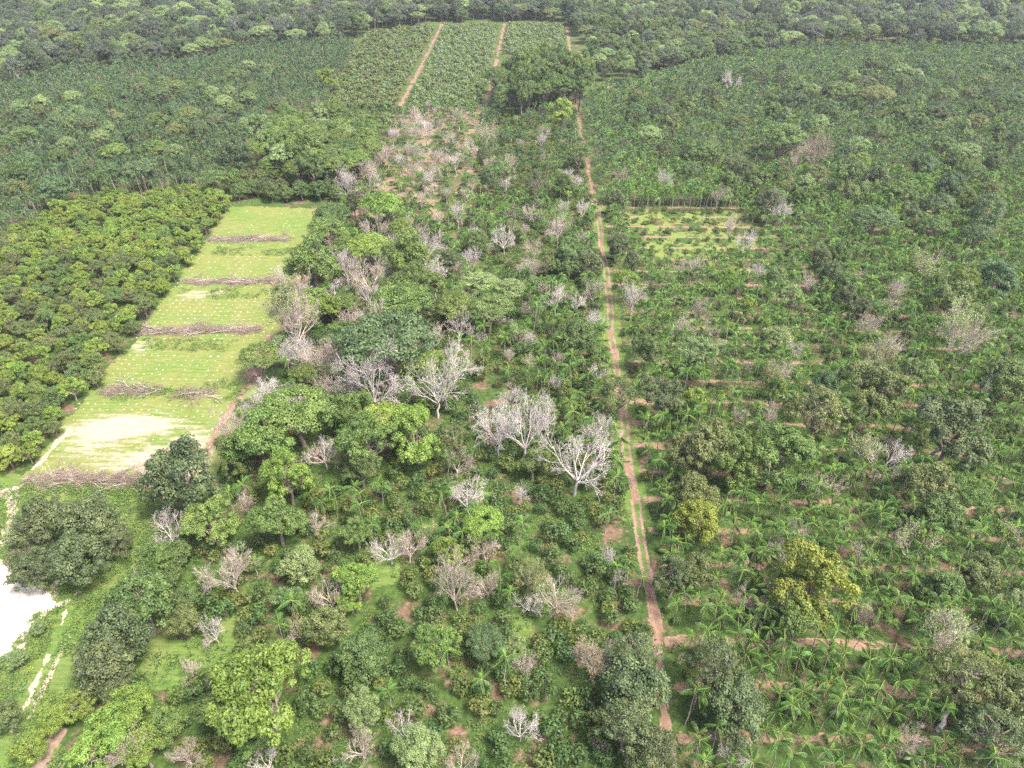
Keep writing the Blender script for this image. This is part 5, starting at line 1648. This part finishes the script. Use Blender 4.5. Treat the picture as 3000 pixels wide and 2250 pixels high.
# ---- banana plants in the right rows
def banana_leaf(seed):
    rng = np.random.default_rng(seed)
    k = 7
    t = np.linspace(0, 1, k)
    el = 1.2 - 1.9 * t
    P = np.zeros((k, 3))
    for i in range(1, k):
        P[i] = P[i - 1] + np.array([math.cos(el[i]), 0, math.sin(el[i])]) * 2.3 / (k - 1)
    g = Geo()
    w = .32 * np.sin(np.pi * (.08 + .86 * t)) ** .6
    for sd in (-1, 1):
        E = P + np.stack([0 * w, sd * w, -w * .35], 1)
        V = np.concatenate([P, E])
        i = np.arange(k - 1)
        g.add(V, np.stack([i, i + 1, i + k + 1, i + k], 1), 0, rng.random(k - 1))
    return g.mesh('banana_leaf', [LEAF['young']])


BL = [banana_leaf(i) for i in range(2)]
g = Geo()
g.tube([(0, 0, -.1), (0, 0, .9), (.03, 0, 1.7)], [.16, .13, .09], 7)
BS = g.mesh('banana_stem', [PTRUNK])
bsp = [(2, 2, 740, 1170), (2, 2, 690, 1190), (2, 2, 780, 1200), (2, 2, 730, 1220), (2, 2, 830, 1180), (2, 2, 500, 260), (2, 2, 540, 270), (2, 2, 1500, 1600), (2, 2, 480, 690), (2, 2, 640, 260), (2, 2, 1800, 790), (2, 1, 660, 900), (2, 1, 480, 1090), (2, 1, 1380, 1230),
       (2, 1, 700, 1200), (2, 1, 1500, 620), (2, 1, 330, 480), (1, 1, 2060, 430), (1, 1, 2080, 110), (1, 1, 2150, 300), (2, 1, 250, 560), (2, 1, 560, 340)]
for c, r_, tx, ty in bsp:
    p = at(1000 * c + tx / 2.212, 750 * r_ + ty / 2.212, 1.8)
    root = bpy.data.objects.new('banana_plant', None)
    root.location = (p[0], p[1], 0)
    s = R.uniform(.9, 1.35)
    root.scale = (s, s, s)
    COL.objects.link(root)
    tag(root, 'bluish banana plant with broad paddle leaves low in the palm rows', 'banana plant', 'banana plants in the palm rows')
    link('stem', BS, root)
    for j in range(8):
        link('leaf', BL[j % 2], root, (.02, 0, 1.6), (R.normal() * .15, R.normal() * .3, j * 2.4), (1, 1, 1))

# ---- soil heaps where young plants were set in the field
MOUND = solid_mat('mound_soil', [(.3, (.19, .165, .12)), (.7, (.29, .255, .20))], 1.5, .95, 0, 3, None, .3)


def mound_mesh(seed):
    rng = np.random.default_rng(seed)
    k = 9
    a = np.arange(k) * 2 * math.pi / k
    r1, r2 = .42 * rng.uniform(.75, 1.25, k), .22 * rng.uniform(.7, 1.3, k)
    V = np.concatenate([np.stack([np.cos(a) * r1, np.sin(a) * r1, 0 * a], 1), np.stack([np.cos(a) * r2, np.sin(a) * r2, .12 + rng.random(k) * .05], 1), [[0, 0, .10]]])
    F = []
    for i in range(k):
        j = (i + 1) % k
        F += [(i, j, k + j), (i, k + j, k + i), (k + i, k + j, 2 * k)]
    return mk_mesh('soil_mound', V, F, [MOUND])


MM_ = [mound_mesh(i) for i in range(4)]
gx, gy = np.meshgrid(np.arange(-125, -76, 2.25), np.arange(126, 288, 2.4))
X = (gx + R.normal(size=gx.shape) * .12).ravel() + .012 * (gy.ravel() - 200)
Y = (gy + R.normal(size=gy.shape) * .12).ravel()
k = inside(X, Y, FIELD) & (R.random(len(X)) > .18) & in_view(X, Y, 0, 0)
for yk in (247.5, 214.5, 182.0, 157.5):
    k &= np.abs(Y - yk) > 3.6
k &= ~((Y > 255) & (R.random(len(X)) > .25)) & ~((Y > 225) & (R.random(len(X)) > .6)) & ~((Y > 160) & (Y < 164))
X, Y = X[k], Y[k]
near = split_near(X, Y, 0, 300, 0)
for i in np.where(near)[0]:
    s = R.uniform(.5, .9)
    o = link('soil_mound', MM_[i % 4], None, (X[i], Y[i], .025), (0, 0, R.random() * 6), (s, s * R.uniform(.7, 1), s))
    tag(o, 'small heap of pale soil in the planted lines of the grass field', 'soil mound', 'soil heaps in the field')
r = ~near
m = int(r.sum())
s = R.uniform(.5, .95, m)
scatter('soil_mounds', MM_, np.stack([X[r], Y[r], np.full(m, .025)], 1), R.integers(0, 4, m), np.stack([0 * s, 0 * s, R.random(m) * 6], 1), np.stack([s, s, s], 1))
print('mounds', len(X))

# ---- windrows of felled branches
def log_mesh(seed, L):
    rng = np.random.default_rng(seed)
    o = []
    d = np.array([1, rng.normal() * .1, .05])
    grow(rng, o, np.zeros(3), d, L, .11, 0, 2, [5, 3], 0.0, .10, .02)
    g = Geo()
    for P, rr, lv in o:
        P = P.copy()
        P[:, 2] = np.abs(P[:, 2]) * .45
        g.tube(P, np.maximum(rr, .025), 5 if lv == 0 else 3)
    return g.mesh('felled_branch', [BARKP])


LOGS = [log_mesh(500 + i, L) for i, L in enumerate((4.0, 5.5, 6.5, 3.2, 5.0, 7.5))]
g = Geo()
rng = np.random.default_rng(9)
for i in range(420):
    a = rng.normal() * .85 + (math.pi if rng.random() < .5 else 0)
    p = np.array([rng.uniform(-3, 3), rng.normal() * .95, rng.random() ** 1.5 * .9])
    L = rng.uniform(.8, 2.4)
    q = p + np.array([math.cos(a) * L, math.sin(a) * L, rng.normal() * .25])
    g.tube(bend(p, q, rng, 3, .06), [.03, .024, .015], 3)
TWIGS = g.mesh('twigs', [BARKP])
TWIGM = solid_mat('grey_brown_brush', [(.3, (.16, .12, .098)), (.7, (.28, .225, .19))], 2.0, local=True)
piles = [((612, 703), (862, 702), 'rear brush pile across the grass field near its head, brownish branches', 1.0), ((536, 826), (850, 824), 'second brush pile from the field head, partly grown over with weeds', .9),
         ((402, 972), (756, 968), 'long third brush pile across the field with thick grey boughs', 1.15), ((290, 1150), (478, 1145), 'short brush heap at the left in tall weeds above the sandy patch', .7),
         ((520, 1152), (640, 1155), 'short brush heap at the right in tall weeds above the sandy patch', .7), ((85, 1402), (462, 1412), 'front brush pile of pale boughs at the lower end of the field', 1.35)]
for a, b, lab, dn in piles:
    A, B_ = at(*a), at(*b)
    L = np.linalg.norm(B_ - A)
    ang = math.atan2(B_[1] - A[1], B_[0] - A[0])
    root = bpy.data.objects.new('brush_pile', None)
    mid = (A + B_) / 2
    root.location = (mid[0], mid[1], .03)
    root.rotation_euler = (0, 0, ang)
    COL.objects.link(root)
    tag(root, lab, 'brush pile', 'rows of felled branches in the field')
    for i in range(int(L * 1.25 * dn)):
        s = R.uniform(.75, 1.2)
        flip = math.pi if R.random() < .5 else 0
        o = link('branch', LOGS[R.integers(0, 6)], root, (R.uniform(-L / 2 + 2, L / 2 - 2) - (2 if not flip else -2), R.normal() * .9, .08 + abs(R.normal()) * .3), (R.normal() * .15, R.normal() * .05, flip + R.normal() * .38), (s, s, s))
        o.material_slots[0].link = 'OBJECT'
        o.material_slots[0].material = BARKP if R.random() < .45 else TWIGM
    for j in range(max(1, int(L / 4.2))):
        o = link('twigs', TWIGS, root, (-L / 2 + 3 + j * 4.2 + R.normal() * .5, R.normal() * .4, 0), (0, 0, R.normal() * .2), (R.uniform(.8, 1.1), R.uniform(.7, 1.3), dn * R.uniform(.5, 1.25)))
        o['kind'] = 'stuff'
        o.material_slots[0].link = 'OBJECT'
        o.material_slots[0].material = TWIGM

# ------------------------------------------------------------------ the air
hz_ = mk_mesh('haze', [(-2480, -290, -1.2), (2480, -290, -1.2), (2480, 4190, -1.2), (-2480, 4190, -1.2), (-2480, -290, 126), (2480, -290, 126), (2480, 4190, 126), (-2480, 4190, 126)],
              [[3, 2, 1, 0], [4, 5, 6, 7], [0, 1, 5, 4], [1, 2, 6, 5], [2, 3, 7, 6], [3, 0, 4, 7]], [])
hm, n, l = nmat('thin_haze')
pv = n.new('ShaderNodeVolumePrincipled')
pv.inputs['Color'].default_value = (.88, .94, 1.0, 1)
pv.inputs['Density'].default_value = .00009
pv.inputs['Anisotropy'].default_value = .3
o = n.new('ShaderNodeOutputMaterial')
l.new(pv.outputs[0], o.inputs['Volume'])
hz_.materials.append(hm)
tag(link('haze', hz_), kind='stuff')
